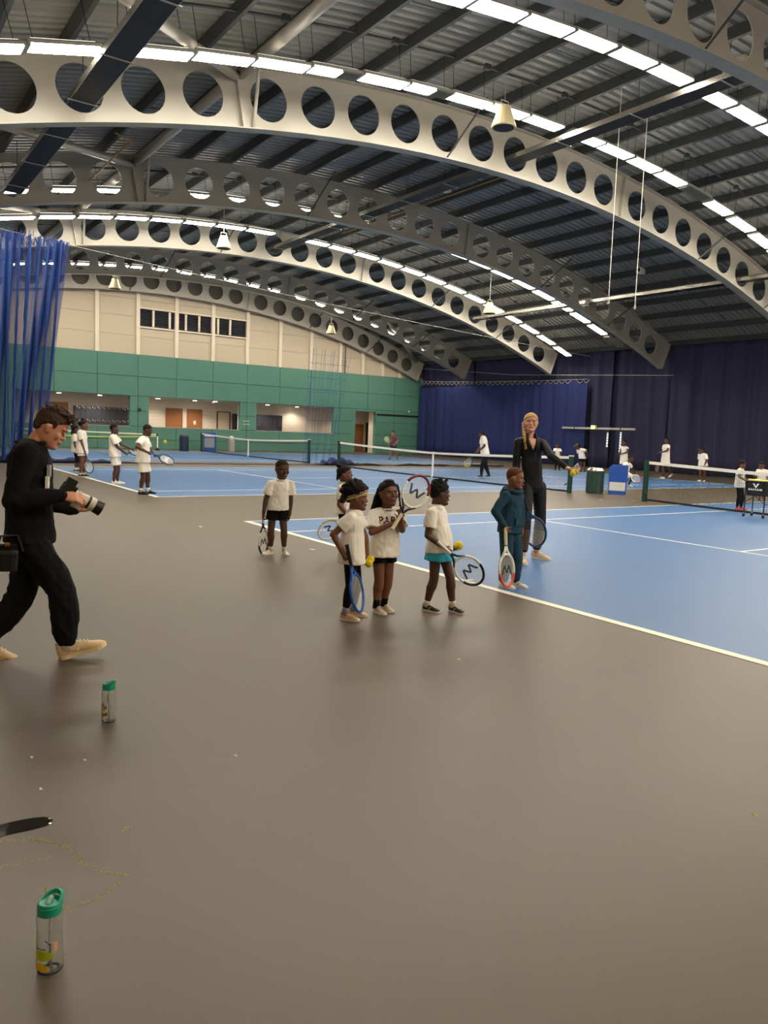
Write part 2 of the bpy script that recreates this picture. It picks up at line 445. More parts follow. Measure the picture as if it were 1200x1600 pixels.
# doors of the corridor
def door(n, y0, y1, z1, m, label_m=None, lever=1):
    d = empty('door_%d' % n, (XB, 0, 0), 0, kind='structure')
    MB().span((.005, y0+.06, 0), (.06, y1-.06, z1-.06)).build('leaf', m, d)
    fm = label_m or m_wood
    for a, b in ((y0, y0+.06), (y1-.06, y1)): MB().span((.003, a, 0), (.09, b, z1)).build('jamb', fm, d)
    MB().span((.003, y0+.06, z1-.06), (.09, y1-.06, z1)).build('lintel', fm, d)
    y = y1-.16 if lever > 0 else y0+.16
    mb = MB().box((.075, y, 1.02), (.02, .05, .18)); mb.tube([(.09, y, 1.05), (.12, y, 1.05), (.12, y-.11*lever, 1.05)], .01, n=6)
    mb.build('handle', m_chrome, d)
    return d
m_paledoor = mat('pale_door', (222, 204, 176), .5, var=.05, scale=5)
m_darkframe = mat('dark_door_frame', (84, 58, 40), .5, var=.1, scale=5)
door(1, 4.45, 5.75, 2.58, m_wood)
door(2, 11.75, 12.85, 2.56, m_wood)
d3 = door(3, 13.15, 14.2, 2.56, m_wood, lever=-1)
MB().span((.061, 13.6, 1.55), (.066, 13.78, 1.8)).build('notice', m_white, d3)
door(4, 15.25, 16.2, 2.5, m_paledoor, m_darkframe)
door(5, 26.25, 27.05, 2.06, m_wood)
door(6, 27.3, 27.75, 2.2, m_dark, m_darkframe)
o = MB().span((XB, 12.86, 0), (XB+.05, 13.14, 2.6)).build('trim_1', m_white); tag(o, kind='structure')
cb = empty('wall_cabinet', (XB, 16.57, 0), 0, 'narrow charcoal cabinet beside the pale corridor door', 'cabinet')
MB().span((.01, -.2, .3), (.3, .2, 2.38)).build('body', m_lock, cb); MB().span((.3, -.17, .33), (.315, .17, 2.35)).build('panel', m_dark, cb)
def lockers(y0, y1, n, rows, label):
    L = empty('locker_bank', (XB, y0, 0), 0, label, 'lockers', 'corridor locker banks')
    W = y1-y0; H0, H1 = .1, 2.4
    MB().span((.01, 0, H0-.1), (.45, W, H1)).build('carcass', m_lock, L)
    dw, dh = W/n, (H1-H0)/rows
    dm = MB().span((0, .012, .012), (.02, dw-.012, dh-.012)).mesh('locker_door', m_lock)
    hm = MB().span((0, 0, 0), (.025, .07, .10)).mesh('latch', m_chrome)
    for r in range(rows):
        for c in range(n):
            d = link('locker_door', dm, L, (.45, c*dw, H0+r*dh)); link('latch', hm, d, (.02, dw*.72, dh*.82)); link('latch', hm, d, (.02, dw*.3, dh*.88))
lockers(6.05, 9.35, 11, 3, 'long bank of charcoal lockers behind the leftmost wall opening')
lockers(17.6, 19.95, 6, 3, 'short bank of charcoal lockers behind the rightmost wall opening')
# small fittings on the green wall
for y, z, l in ((13.62, 2.95, 'small white dome camera between the middle and right wall openings'), (28.9, 3.1, 'small white dome camera near the curtain corner')):
    e = empty('dome_camera', (XW+.02, y, z), 0, l, 'camera'); MB().ell((.06, 0, 0), .07).build('dome', m_white, e, smooth=True); MB().box((0, 0, .05), (.08, .12, .05)).build('bracket', m_grey, e)
e = empty('wall_alarm', (XW, 9.05, 2.3), 0, 'small dark alarm box on the green wall', 'alarm'); MB().box((.04, 0, 0), (.07, .14, .2)).build('case', m_dark, e); MB().ell((.09, 0, .03), .03).build('lamp', m_lock, e)
e = empty('wall_notice', (XW, 15.95, 1.9), 0, 'small pale notice strips on the green wall', 'notice')
for dz in (0, -.2): MB().span((.001, -.25, dz-.03), (.012, .22, dz+.03)).build('strip', m_grey, e)

# ---- other walls
o = MB().span((XW, YC+1.0, 0), (XE+.3, YC+1.2, 8)).build('wall_back', m_beige); tag(o, kind='structure')
o = MB().span((XW, YS-.3, 0), (XE+.3, YS, 8.6)).build('wall_front', m_beige); tag(o, kind='structure')
o = MB().span((XE, YS, 0), (XE+.3, YC+1.2, 11.4)).build('wall_near', m_beige); tag(o, kind='structure')

# ---- curtains along the far side
def curtain(x0, x1, y, ztop, m, name, amp, seed, label, cat='curtain', group=None, zb=.03, dx=.045, open_=()):
    mb = MB(); n = int((x1-x0)/dx); r = random.Random(seed); ph = [r.uniform(0, 6.28) for _ in range(6)]
    zs = [zb, .8, 1.8, 3.2, 4.6, 5.6, ztop-.25, ztop]
    zs = [z for z in zs if z <= ztop]
    vs = []
    for z in zs:
        for i in range(n+1):
            x = x0+(x1-x0)*i/n; k = 1-.35*z/ztop
            w = math.sin(x*6.5+ph[0]+1.3*math.sin(x*.9+ph[1]))*.5+math.sin(x*11.7+ph[2]+.25*z)*.22+math.sin(x*2.6+ph[3]+.1*z)*.5
            w += .4*noise.noise(Vector((x*1.7, seed, z*.12)))
            vs.append((x, y+amp*w*k, z))
    N = n+1
    fs = [(a*N+i, a*N+i+1, (a+1)*N+i+1, (a+1)*N+i) for a in range(len(zs)-1) for i in range(n)]
    c = empty(name, (0, 0, 0), 0, label, cat, group)
    o = mb.add(vs, fs).build('cloth', m, c, smooth=True, fix=False)
    md = o.modifiers.new('thickness', 'SOLIDIFY'); md.thickness = .012
    MB().span((x0, y-.03, ztop), (x1, y+.03, ztop+.06)).build('heading_rail', m_dark, c)
    return c
CX = [-34.2, -28.75, -20.99, -16.9, -13.27, -5.55, 2.17, 9.9, 17.4]
CL = ['navy curtain drop in the far corner beside the green wall', 'navy curtain drop behind the blue hooked curtain', 'navy curtain drop above the exit header',
      'navy curtain drop right of the exit sign', 'wide navy curtain drop right of the shaded arch foot', 'navy curtain drop behind the net with the ball cart',
      'navy curtain drop beyond the right edge of the photo', 'last navy curtain drop near the hall corner']
for i, (a, b) in enumerate(zip(CX[:-1], CX[1:])):
    if i >= 7: break
    curtain(a-.08, b+.08, YC+.12+.16*(i % 2), 6.62, m_navy, 'curtain', .22 if i != 4 else .18, i*3+1, CL[i], group='navy side curtains')
cb_ = curtain(-34.0, -18.3, YC-.28, 4.95, m_navy2, 'hooked_curtain', .10, 77, 'lighter blue curtain hung from a wire by looped hooks', dx=.05)
# wire with looped hooks over the blue curtain
wp = [(-34.0+15.7*k/40, YC-.28, 5.03+.35*(1-k/40)**2) for k in range(41)]
MB().tube(wp, .012, n=5).build('wire', m_grey, cb_)
for k in range(34):
    x = -33.8+k*.46; pts = [(x+.46*j/8, YC-.30, 5.02+.33*(max(0, (-18.3-x)/15.7))**2-.20*math.sin(PI*j/8)) for j in range(9)]
    MB().tube(pts, .014, n=5).build('hook_loop', m_grey, cb_)
MB().tube([(-34, 29.4, 6.3), (-24, 29.4, 5.45), (-12.5, 29.4, 5.0)], .012, n=5).build('stay_wire', m_grey, cb_)
# exit doors behind the curtain: header bar, sign, daylight slits
h = empty('curtain_header', (-17.25, YC-.42, 2.22), 0, 'long grey metal header bar across the navy curtain', 'header bar')
for k, (a, b) in enumerate(((-2.6, -1.68), (-1.66, 1.6), (1.62, 2.55))): MB().span((a, -.04, -.055), (b, .04, .055)).build('bar', m_grey, h)
for x in (-1.67, 1.61): MB().span((x-.03, -.05, -.075), (x+.03, .05, .075)).build('coupling', m_dark, h)
s_ = empty('exit_sign', (-17.45, YC-.52, 2.27), 0, 'small glowing yellow-green exit sign on the grey header bar', 'exit sign')
MB().span((-.18, -.03, -.10), (.2, .03, .12)).build('case', m_grey, s_)
MB().span((-.165, -.036, -.085), (.1, -.03, .105)).build('face', mat('exit_face', (214, 220, 40), .5, emit=((.75, .85, .10, 1), 1.6)), s_)
for x in (-.11, .02): MB().span((x, -.039, -.05), (x+.06, -.036, .06)).build('pictogram', mat('exit_mark', (240, 240, 150), .5, emit=((.95, .95, .5, 1), 2.2)), s_)
for i, (x, z0, z1) in enumerate(((-16.75, 1.2, 2.0), (-15.85, .95, 2.05))):
    sl = empty('door_slit', (x, YC-.12, 0), 0, ['short bright gap between the exit curtains', 'longer bright gap right of the exit sign'][i], 'daylight gap')
    k = z0
    while k < z1:
        MB().span((-.05, -.02, k), (.05, .0, min(k+.12, z1))).build('pane', mat('daylight_pane', (225, 235, 240), .4, emit=((.8, .92, 1., 1), 1.0 if i else .5)), sl); k += .15

# ---- luminaire rows
bod = MB(); bod.span((-.20, -.64, -.035), (.20, -.60, .0)).span((-.20, .60, -.035), (.20, .64, .0)); bod.loft([[(-.20, -.64, .0), (.20, -.64, .0), (.20, .64, .0), (-.20, .64, .0)], [(-.20, -.64, .05), (.20, -.64, .05), (.20, .64, .05), (-.20, .64, .05)], [(-.10, -.6, .11), (.10, -.6, .11), (.10, .6, .11), (-.10, .6, .11)]])
body_me = bod.mesh('housing', m_grey)
upl_me = MB().span((-.085, -.56, .11), (.085, .56, .118)).mesh('added_uplight', m_added_uplight)  # upward glow added atop each lit housing to brighten the ceiling
dif_me = MB().span((-.185, -.585, -.03), (.185, .585, 0)).mesh('diffuser', m_light)
difh_me = MB().span((-.185, -.62, -.03), (.185, .1, 0)).mesh('diffuser', m_light)
offh = MB().span((-.185, .1, -.03), (.185, .62, 0))
for k in range(8): offh.span((-.185, .12+k*.062, -.045), (.185, .13+k*.062, -.03))
offh_me = offh.mesh('louvre', m_lightoff)
offf = MB().span((-.185, -.62, -.03), (.185, .62, 0))
for k in range(19): offf.span((-.185, -.60+k*.064, -.045), (.185, -.59+k*.064, -.03))
offf_me = offf.mesh('louvre', m_lightoff)
wire_me = {}
def lamp(x, y, off, label, group, state=1):
    t = th_of(y); z = arc(y, off)
    e = empty('strip_light', (x, y, z), 0, label, 'strip light', group); e.rotation_euler = (-t*.9, 0, 0)
    link('housing', body_me, e)
    if state: link('added_uplight', upl_me, e)
    if state == 1: link('diffuser', dif_me, e)
    elif state == .5: link('diffuser', difh_me, e); link('louvre', offh_me, e)
    else: link('louvre', offf_me, e)
    h = max(.25, arc(y, .95)-z-.1)
    key = round(h, 1)
    if key not in wire_me:
        mb = MB()
        mb.tube([(0, 0, .1), (0, 0, .1+key)], .008, n=4)
        wire_me[key] = mb.mesh('hanger', m_dark)
    for yy in (-.5, .5): link('hanger', wire_me[key], e, (0, yy, 0))
def conduit(x, off, y0, y1, label):
    pts = [(x, y0+(y1-y0)*k/24, arc(y0+(y1-y0)*k/24, off)) for k in range(25)]
    e = empty('cable_conduit', (0, 0, 0), 0, label, 'conduit', 'cable conduits above the strip lights', kind='structure')
    MB().tube(pts, .035, n=6).build('pipe', m_purlin, e)
    for k in range(0, 24, 2): MB().box(pts[k], (.1, .16, .12)).build('junction', m_purlin, e)
ORD = ['first', 'second', 'third', 'fourth', 'fifth', 'sixth', 'seventh', 'eighth', 'ninth', 'tenth', 'eleventh', 'twelfth', 'thirteenth', 'fourteenth', 'fifteenth', 'sixteenth', 'seventeenth', 'eighteenth', 'nineteenth', 'twentieth', 'twenty-first', 'twenty-second', 'twenty-third', 'twenty-fourth']
R1 = [-5.85, -4.54, -3.25, -1.98, -.25, 1.03, 2.31, 3.6, 4.9, 6.19, 7.47, 8.76, 10.07, 11.75, 13.04, 14.37, 15.69, 17.0, 18.32, 19.72, 21.1, 22.4, 23.8, 25.2, 26.5]
for i, y in enumerate(R1):
    st = {7: .5, 9: .5, 17: 0}.get(i, 1); off = .02+.008*max(0, min(y, 12))-.02*max(0, y-17)
    ll = 'strip light in the row along the large cream arch' if st == 1 else 'half-lit strip light in the row along the large cream arch' if st == .5 else 'unlit louvred strip light in the row along the large cream arch'
    if -3.5 < y < 22: ll = '%s %s from the left in the row along the large cream arch' % (ORD[i-2], 'strip light' if st == 1 else 'strip light, half lit,' if st == .5 else 'strip light, unlit,')
    lamp(-3.6, y, off, ll, 'strip lights along the large cream arch', st)
R0 = [-4.2, -2.9, -.3, 1.0, 2.3, 3.55, 4.85, 6.15, 7.46, 8.82, 10.15, 11.95, 13.3, 14.65, 16.0, 17.3, 18.7, 20.1, 21.5, 22.9, 24.3]
for y in R0:
    ll = 'strip light in the nearest row by the top edge'
    if 3.5 < y < 15.5: ll = '%s strip light from the left in the nearest row by the top edge' % ORD[[q for q in R0 if q > 3.5].index(y)]
    lamp(.2, y, .06, ll, 'strip lights of the nearest row')
for xr in (10.6, 15.0):
    for y in [(.5 if xr < 12 else -4)+1.45*k for k in range(18 if xr < 12 else 21)]: lamp(xr, y, .06, 'strip light in the rows above and behind the photo', 'strip lights behind the camera')
for i, y in enumerate([-4.6+1.36*k for k in range(25)]):
    lamp(-15.3, y, .12, 'strip light in the row behind the shaded grey arch' if i % 9 != 6 else 'unlit strip light in the row behind the shaded grey arch', 'strip lights behind the shaded grey arch', 1 if i % 9 != 6 else 0)
for i, y in enumerate([-4.2+1.36*k for k in range(25)]):
    if abs(y-11) < .5: continue
    n19 = globals().get('n19', 0)+(y > -1.0)
    lamp(-19.2, y, .06, 'strip light in the row along the far cream arch' if n19 == 0 or n19 > 24 else '%s strip light from the left in the row along the far cream arch' % ORD[n19-1], 'strip lights along the far cream arch')
for y in [-3.+1.36*k for k in range(24)]: lamp(-30.2, y, .02, 'strip light in the row in front of the end wall', 'strip lights before the end wall')
for x, o_, l in ((-3.3, .82, 'dark cable conduit above the large cream arch'), (.3, .9, 'dark cable conduit above the nearest strip lights'), (-18.9, .82, 'dark cable conduit above the far cream arch'), (-15.4, .85, 'dark cable conduit behind the shaded grey arch')):
    conduit(x, o_, -6, 27, l)

# ---- radiant tube heaters threaded through the arch holes
def heater(y, z, x0, x1, label):
    e = empty('radiant_heater', (0, y, z), 0, label, 'heater', 'radiant heaters through the arch holes')
    hood = MB(); pr = [(-.25, -.06), (-.25, .07), (-.13, .13), (.13, .13), (.25, .07), (.25, -.06), (.24, -.06), (.24, .065), (.125, .12), (-.125, .12), (-.24, .065), (-.24, -.06)]
    hood.prism(pr, 0, x0, x1).build('reflector_hood', m_chrome, e)
    MB().tube([(x0, -.09, .0), (x1, -.09, .0)], .055, n=10).build('burner_tube', m_black, e)
    MB().tube([(x0, .09, .0), (x1, .09, .0)], .055, n=10).build('burner_tube', m_black, e)
    MB().span((x0, -.235, -.062), (x1, .235, -.055)).build('guard', m_dark, e)
    x = x0+.8
    while x < x1:
        MB().span((x-.02, -.30, -.075), (x+.02, .30, -.064)).build('bracket', m_grey, e)
        MB().tube([(x, 0, .11), (x, 0, arc(y, .9)-z)], .008, n=4).build('hanger', m_dark, e); x += 2.4
    MB().box((x1-.3 if x1 < 4 else -9., 0, .24), (.5, .3, .24)).build('burner_box', m_grey, e)
heater(-1.2, 8.06, -13.45, 3.4, 'wide black underside of a heater crossing the top left')
heater(11.0, 9.66, -21.3, 1.6, 'long silver heater over the middle of the courts')
heater(23.3, 7.93, -20.9, 3.0, 'slim heater over the far side of the courts')
# yellow gas pipes
m_gas = mat('yellow_gas_pipe', (150, 120, 56), .45, var=.1, scale=4)
for y, z, xa, xb_, l in ((.9, 8.75, -14.2, -9.2, 'thin yellow gas pipe at the upper left'), (12.4, 9.95, -17.5, -7.2, 'thin yellow gas pipe over the court centre'), (24.6, 8.3, -16.5, -8.5, 'thin yellow gas pipe near the far roof edge')):
    e = empty('gas_pipe', (0, y, z), 0, l, 'pipe', 'roof gas pipes', kind='structure'); MB().tube([(xa, 0, 0), (xb_, 0, 0), (xb_, -.4, .12)], .024, n=6).build('pipe', m_gas, e)
# hanging horn loudspeakers
m_horn = mat('ivory_horn', (214, 200, 160), .5, var=.04, scale=8)
for i, (x, y, z, l) in enumerate(((-3.1, 8.2, 9.45, 'ivory loudspeaker hanging beside the nearest lit arch'), (-19.4, 7.83, 9.2, 'ivory loudspeaker in front of the far cream arch'), (-30, 6.4, 8.7, 'small ivory loudspeaker high before the end wall'),
                                   (-16, 19.78, 7.6, 'ivory loudspeaker under the shaded arch'), (-30, 19.5, 7.75, 'small ivory loudspeaker near the right end of the louvre wall'))):
    e = empty('loudspeaker', (x, y, z), 0, l, 'loudspeaker', 'hanging horn loudspeakers')
    MB().lathe([(.30, -.30), (.31, -.27), (.17, .12), (.16, .2), (.05, .22)], 18).build('horn', m_horn, e, smooth=False)
    MB().lathe([(.26, -.302), (.26, -.29)], 18).build('grille', m_dark, e)
    MB().tube([(0, -.12, .2), (0, -.12, .34), (0, .12, .34), (0, .12, .2)], .012, n=5).build('yoke', m_grey, e)
    MB().tube([(0, 0, .34), (0, 0, arc(y, .85)-z)], .01, n=5).build('drop_rod', m_grey, e)
# lifting ropes with weights, small cameras on the purlins
for i, (y, l) in enumerate(((11.48, 'left of two white lifting ropes hanging from the roof'), (12.6, 'right of two white lifting ropes hanging from the roof'))):
    e = empty('lifting_rope', (-2.2, y, 5.2), 0, l, 'rope', 'lifting ropes'); MB().tube([(0, 0, 0), (0, -.05, arc(y, .97)-5.2)], .011, n=5).build('rope', m_tape, e)
    MB().lathe([(.0, -.02), (.028, 0), (.028, .1), (0, .13)], 10).build('weight', m_chrome, e); MB().lathe([(.0, .16), (.02, .18), (.02, .22), (0, .24)], 10).build('shackle', m_chrome, e)
for i, (x, y, l) in enumerate(((-10.2, 12.1, 'small white box on the roof left of the ropes'), (-9.6, 22.4, 'small white box on the roof near the far curtain'))):
    e = empty('roof_sensor', (x, y, arc(y, .35)), .3, l, 'sensor'); MB().box((0, 0, 0), (.22, .5, .2)).build('case', m_white, e); MB().box((0, -.26, 0), (.16, .02, .14)).build('lens', m_black, e)
    MB().tube([(0, 0, .1), (0, 0, .6)], .012, n=5).build('stem', m_dark, e)
for i, (a, b, l) in enumerate((((-2.2, -3, 6.6), (-2.2, 29, 6.2), 'thin guide wire between the two nearest courts'), ((-17.6, -3, 7.98), (-17.6, 29, 6.2), 'thin guide wire carrying the blue divider net'))):
    if i == 1:
        e = empty('guide_wire', (0, 0, 0), 0, l, 'wire'); pts = [(a[0], a[1]+(b[1]-a[1])*k/20, a[2]+(b[2]-a[2])*k/20-.8*math.sin(PI*k/20)*.25) for k in range(21)]
        MB().tube(pts, .012, n=5).build('wire', m_grey, e); MB().ell(pts[0], .03).build('stop', m_grey, e)

# ---- gathered divider nets
def gathered(x, y0, y1, ztop, zb, cords, hs, label, seed, wid, spread=.35, cord=.007, group=None):
    e = empty('divider_net', (x, (y0+y1)/2, 0), 0, label, 'net', group)
    r = random.Random(seed); mb = MB(); yc = (y0+y1)/2
    def P(u, z):
        f = z/ztop; lean = -.9*(1-f)
        y = y0+(y1-y0)*u+.05*math.sin(u*60+z*.6)+lean*(.15+u*.75)
        xx = spread*math.sin(u*wid*2*PI+.5*math.sin(z*.5+u*9))*(.5+.5*noise.noise(Vector((u*9, z*.2, seed))))
        return Vector((xx, y-yc, z))
    nz = 26
    for i in range(cords):
        u = i/(cords-1)
        pts = [P(u, zb+(ztop-zb)*k/nz) for k in range(nz+1)]
        for k in range(nz):
            a, b = pts[k], pts[k+1]; d = Vector((0, cord, 0)); d2 = Vector((cord, 0, 0))
            mb.add([a-d, a+d, b+d, b-d], [(0, 1, 2, 3)])
    for j in range(hs):
        z = zb+(ztop-zb)*j/hs; prev = None
        for i in range(cords*2):
            u = i/(cords*2-1); p = P(u, z+.02*math.sin(i*1.9))
            if prev is not None: mb.add([prev-Vector((0, 0, cord)), p-Vector((0, 0, cord)), p+Vector((0, 0, cord)), prev+Vector((0, 0, cord))], [(0, 1, 2, 3)])
            prev = p
    o = mb.build('netting', m_bnet, e, fix=False); tag(o, kind='stuff')
    return e
dn = gathered(-17.6, -1.9, 1.25, 7.75, .1, 210, 150, 'tall blue divider net gathered at the left edge', 5, 12, spread=.55, cord=.0095)
for k in range(22):
    y = -2.9+k*.13+.325
    MB().tube([(0, y+.3, 7.72), (0, y+.3+.02, 7.93)], .012, n=4).build('hanging_loop', m_bnet, dn)
for k in range(26):
    y = rnd.uniform(-1.2, 1.4); L_ = rnd.uniform(.2, .7)
    MB().tube([(.05, y, 7.7), (.12, y+.1, 7.7-L_*.6), (.1, y+.22, 7.7-L_), (.06, y+.3, 7.74)], .012, n=4).build('loose_cord', m_bnet, dn)
# cloth hem and net lying along the floor
def floor_roll(pts, rad, m, name, label, cat, seed):
    e = empty(name, (0, 0, 0), 0, label, cat); mb = MB(); rings = []
    for i, (p, r) in enumerate(zip(pts, rad)):
        rings.append([(p[0]+1.6*r*math.cos(2*PI*k/10)*(1+.3*noise.noise(Vector((i*.7, k*1.3, seed)))), p[1], max(.002, r*.8+r*.8*math.sin(2*PI*k/10)*(1+.5*noise.noise(Vector((i*.9, k, seed+5)))))) for k in range(10)])
    mb.loft(rings).build('folds', m, e, smooth=True); MB().tube([(p[0]-.1, p[1], .02) for p in pts], .012, n=5).build('lead_rope', m_cord, e)
n_ = 60
floor_roll([(-17.7+.08*math.sin(k*.9), -3+7*k/n_, 0) for k in range(n_+1)], [.16*max(.12, 1-(k/n_)**2.2)*(1+.3*math.sin(k*.7)) for k in range(n_+1)], mat('navy_net_pile', (30, 38, 84), .8, var=.3, scale=6), 'net_hem', 'dark blue net hem lying on the floor at the left', 'net', 3)
floor_roll([(-17.6+.06*math.sin(k*.7), 4+8.2*k/n_, 0) for k in range(n_+1)], [.022 for k in range(n_+1)], mat('purple_cord', (78, 62, 96), .8, var=.3, scale=6), 'floor_rope', 'thin purple rope lying between the middle and far courts', 'rope', 9)
floor_roll([(-17.5+.1*math.sin(k*.8), 13.2+9.5*k/n_, 0) for k in range(n_+1)], [.05*(1+.7*math.sin(k*.35)*math.sin(k*.11)) for k in range(n_+1)], mat('black_net_pile', (30, 28, 34), .85, var=.3, scale=6), 'net_hem', 'black net hem on the floor behind the middle net', 'net', 4)
d2 = gathered(-17.6, 11.0, 13.2, 5.0, .08, 15, 8, 'sheer blue divider net hanging before the end wall', 15, 4, spread=.25, cord=.006)
floor_roll([(-17.5+.1*math.sin(k*.8), 11.3+2.6*k/n_, 0) for k in range(n_+1)], [.16*math.sin(PI*(k+1)/(n_+2))*(1+.4*math.sin(k*.6)) for k in range(n_+1)], mat('navy_net_pile', (30, 38, 84)), 'net_pile', 'crumpled blue net heap at the far net post', 'net', 6)

# ---- court nets
def court_net(x1, label, postm, full=True, xn=None):
    xa, xb_ = x1+.914-.0, x1-10.97-.914          # near and far post
    e = empty('court_net', ((xa+xb_)/2, 11.885, 0), 0, label, 'tennis net')
    h = (xa-xb_)/2
    def top(x): return .914+(1.07-.914)*(abs(x)/h)**1.4
    for sx in (-1, 1):
        p = empty  # post
        po = MB().span((sx*h-.05, -.05, 0), (sx*h+.05, .05, 1.07)).build('post', postm, e)
        MB().span((sx*h-.055, -.055, 1.07), (sx*h+.055, .055, 1.095)).build('cap', m_tape if sx > 0 else postm, po)
        MB().tube([(sx*h-sx*.06, -.06, .28), (sx*h-sx*.12, -.08, .22)], .018, n=6).build('winder', m_dark, po)
    xs = [-h+.07+(2*h-.14)*k/40 for k in range(41)]
    rings = [[(x, -.012, top(x)-.075), (x, .012, top(x)-.075), (x, .012, top(x)), (x, -.012, top(x))] for x in xs]
    MB().loft(rings).build('headband', m_tape, e)
    rings = [[(x, -.01, .0+.03*(abs(x)/h)**3), (x, .01, .0+.03*(abs(x)/h)**3), (x, .01, .05+.03*(abs(x)/h)**3), (x, -.01, .05+.03*(abs(x)/h)**3)] for x in xs]
    MB().loft(rings).build('bottom_cord', m_cord, e)
    MB().span((-.03, -.02, 0), (.03, .02, .925)).build('centre_strap', m_tape, e)
    mb = MB(); w = .0022
    nx = int(2*h/.05)
    for i in range(nx+1):
        x = -h+.06+(2*h-.12)*i/nx; mb.add([(x-w, 0, .04), (x+w, 0, .04), (x+w, 0, top(x)-.06), (x-w, 0, top(x)-.06)], [(0, 1, 2, 3)])
    for j in range(1, 21):
        f = j/21
        for a, b in zip(xs[:-1], xs[1:]):
            za, zb = .04+(top(a)-.1)*f, .04+(top(b)-.1)*f
            mb.add([(a, 0, za-w), (b, 0, zb-w), (b, 0, zb+w), (a, 0, za+w)], [(0, 1, 2, 3)])
    tag(mb.build('mesh', m_cord, e, fix=False), kind='stuff')
    return e
court_net(10.97, 'nearest tennis net at the right behind the ball cart', m_greenpost)
court_net(10.97-D1, 'middle tennis net crossing behind the coach', m_greenpost)
court_net(10.97-D2, 'far tennis net below the green wall', m_greenpost)

# ---- mini net before the end wall
e = empty('mini_net', (-32.3, 0, 0), 0, 'low portable mini net with white and yellow bands', 'mini tennis net')
m_lime = mat('lime_band', (206, 220, 60), .6, var=.05, scale=8)
MB().loft([[(0, y-.0, .98-.014*(y-2)-.06*0-.02), (.01, y, .98-.014*(y-2)-.02), (.01, y, 1.0-.014*(y-2)+.03), (0, y, 1.0-.014*(y-2)+.03)] for y in [2+7.4*k/20 for k in range(21)]]).build('top_band', m_tape, e)
MB().loft([[(0, y, .80-.11*math.sin(PI*k/20)-.025), (.01, y, .80-.11*math.sin(PI*k/20)-.025), (.01, y, .80-.11*math.sin(PI*k/20)+.03), (0, y, .80-.11*math.sin(PI*k/20)+.03)] for k, y in [(k, 2+7.4*k/20) for k in range(21)]]).build('lower_band', m_lime, e)
for y in (2.0, 9.45):
    MB().tube([(0, y, .02), (0, y, .95)], .05, n=8).build('post', m_dark, e); MB().span((-.35, y-.04, 0), (.35, y+.04, .05)).build('foot', m_dark, e)
    MB().span((.05, y-.04, .15), (.06, y+.04, .8)).build('sleeve', m_tape, e)

# ---- bins and boxes
def bin_round(x, y, r, h, m, lidm, label):
    b = empty('litter_bin', (x, y, 0), 0, label, 'bin')
    MB().lathe([(r*.93, 0), (r*.95, .03), (r, h*.98), (r, h)], 26).build('drum', m, b, smooth=False)
    MB().lathe([(r*1.03, h-.03), (r*1.03, h), (r*.8, h+.07), (r*.55, h+.08)], 26).build('lid', lidm, b)
    MB().lathe([(r*.5, h+.075), (r*.5, h+.085)], 20).build('opening', m_black, b)
    for k in range(10):
        an = 2*PI*k/10; MB().box((r*.985*math.cos(an), r*.985*math.sin(an), h*.5), (.012, .012, h*.9)).build('rib', m, b)
    return b
m_bing = mat('dark_green_bin', (38, 66, 62), .45, var=.06, scale=6)
m_binn = mat('navy_bin', (34, 48, 74), .45, var=.06, scale=6)
bin_round(-3.32, 12.78, .25, .68, m_bing, m_chrome, 'dark green litter bin with silver lid beside the blue box')
bin_round(-31.6, 10.8, .26, .85, m_binn, m_binn, 'navy litter bin before the end wall')
m_rblue = mat('royal_blue_board', (30, 84, 176), .5, var=.04, scale=5)
b = empty('blue_recycling_box', (-2.93, 13.33, 0), math.radians(34), 'tall blue box with white lower panel beside the green bin', 'box')
MB().prism([(-.24, 0), (.24, 0), (.27, .86), (-.18, .86), (-.26, .78)], 1, -.2, .2).build('body', m_rblue, b)
MB().span((-.22, -.206, .11), (.23, -.2, .36)).build('white_panel', mat('pale_panel', (208, 212, 214), .5, var=.03, scale=8), b)
MB().span((-.25, -.204, .60), (.25, -.2, .612)).build('fold_line', mat('deep_blue_fold', (24, 64, 150), .5), b)
b = empty('blue_recycling_box', (-32.9, 12.9, 0), math.radians(62), 'blue printed box behind the far net post', 'box')
MB().span((-.36, -.2, 0), (.36, .2, 1.1)).build('body', m_rblue, b); MB().span((-.3, -.206, .2), (.3, -.2, .78)).build('print_panel', mat('grey_print', (150, 158, 170), .5, var=.3, scale=14), b)
MB().span((-.3, -.206, .86), (.3, -.2, .95)).build('title_strip', m_tape, b)
b = empty('kit_bag', (-32.2, 14.0, 0), 0, 'small pale kit holder beside the printed blue box', 'holder'); MB().span((-.15, -.15, 0), (.15, .15, .7)).build('frame', m_grey, b); MB().ell((0, 0, .8), (.16, .14, .16)).build('bundle', m_tape, b)

# ---- tennis balls
def ball_mat(): return mat('yellow_felt', (226, 200, 30), .9, var=.08, scale=60, bump=.3, bscale=300, spec=.1)
def tball(p, r, label, group=None):
    e = empty('tennis_ball', p, 0, label, 'ball', group); MB().ell((0, 0, 0), r, 18, 12).build('felt', ball_mat(), e, smooth=True)
    pts = []
    for k in range(40):
        t = 2*PI*k/40; x = .72*math.cos(t)+.28*math.cos(3*t); y = .72*math.sin(t)-.28*math.sin(3*t); z = .89*math.sin(2*t)
        v = Vector((x, y, z)).normalized()*r*1.0; pts.append(v)
    MB().tube(pts, r*.05, n=5, closed=True).build('seam', mat('pale_seam', (235, 230, 190), .8), e)
tball((-30, 9.12, .55), .10, 'yellow ball in mid air before the green wall')

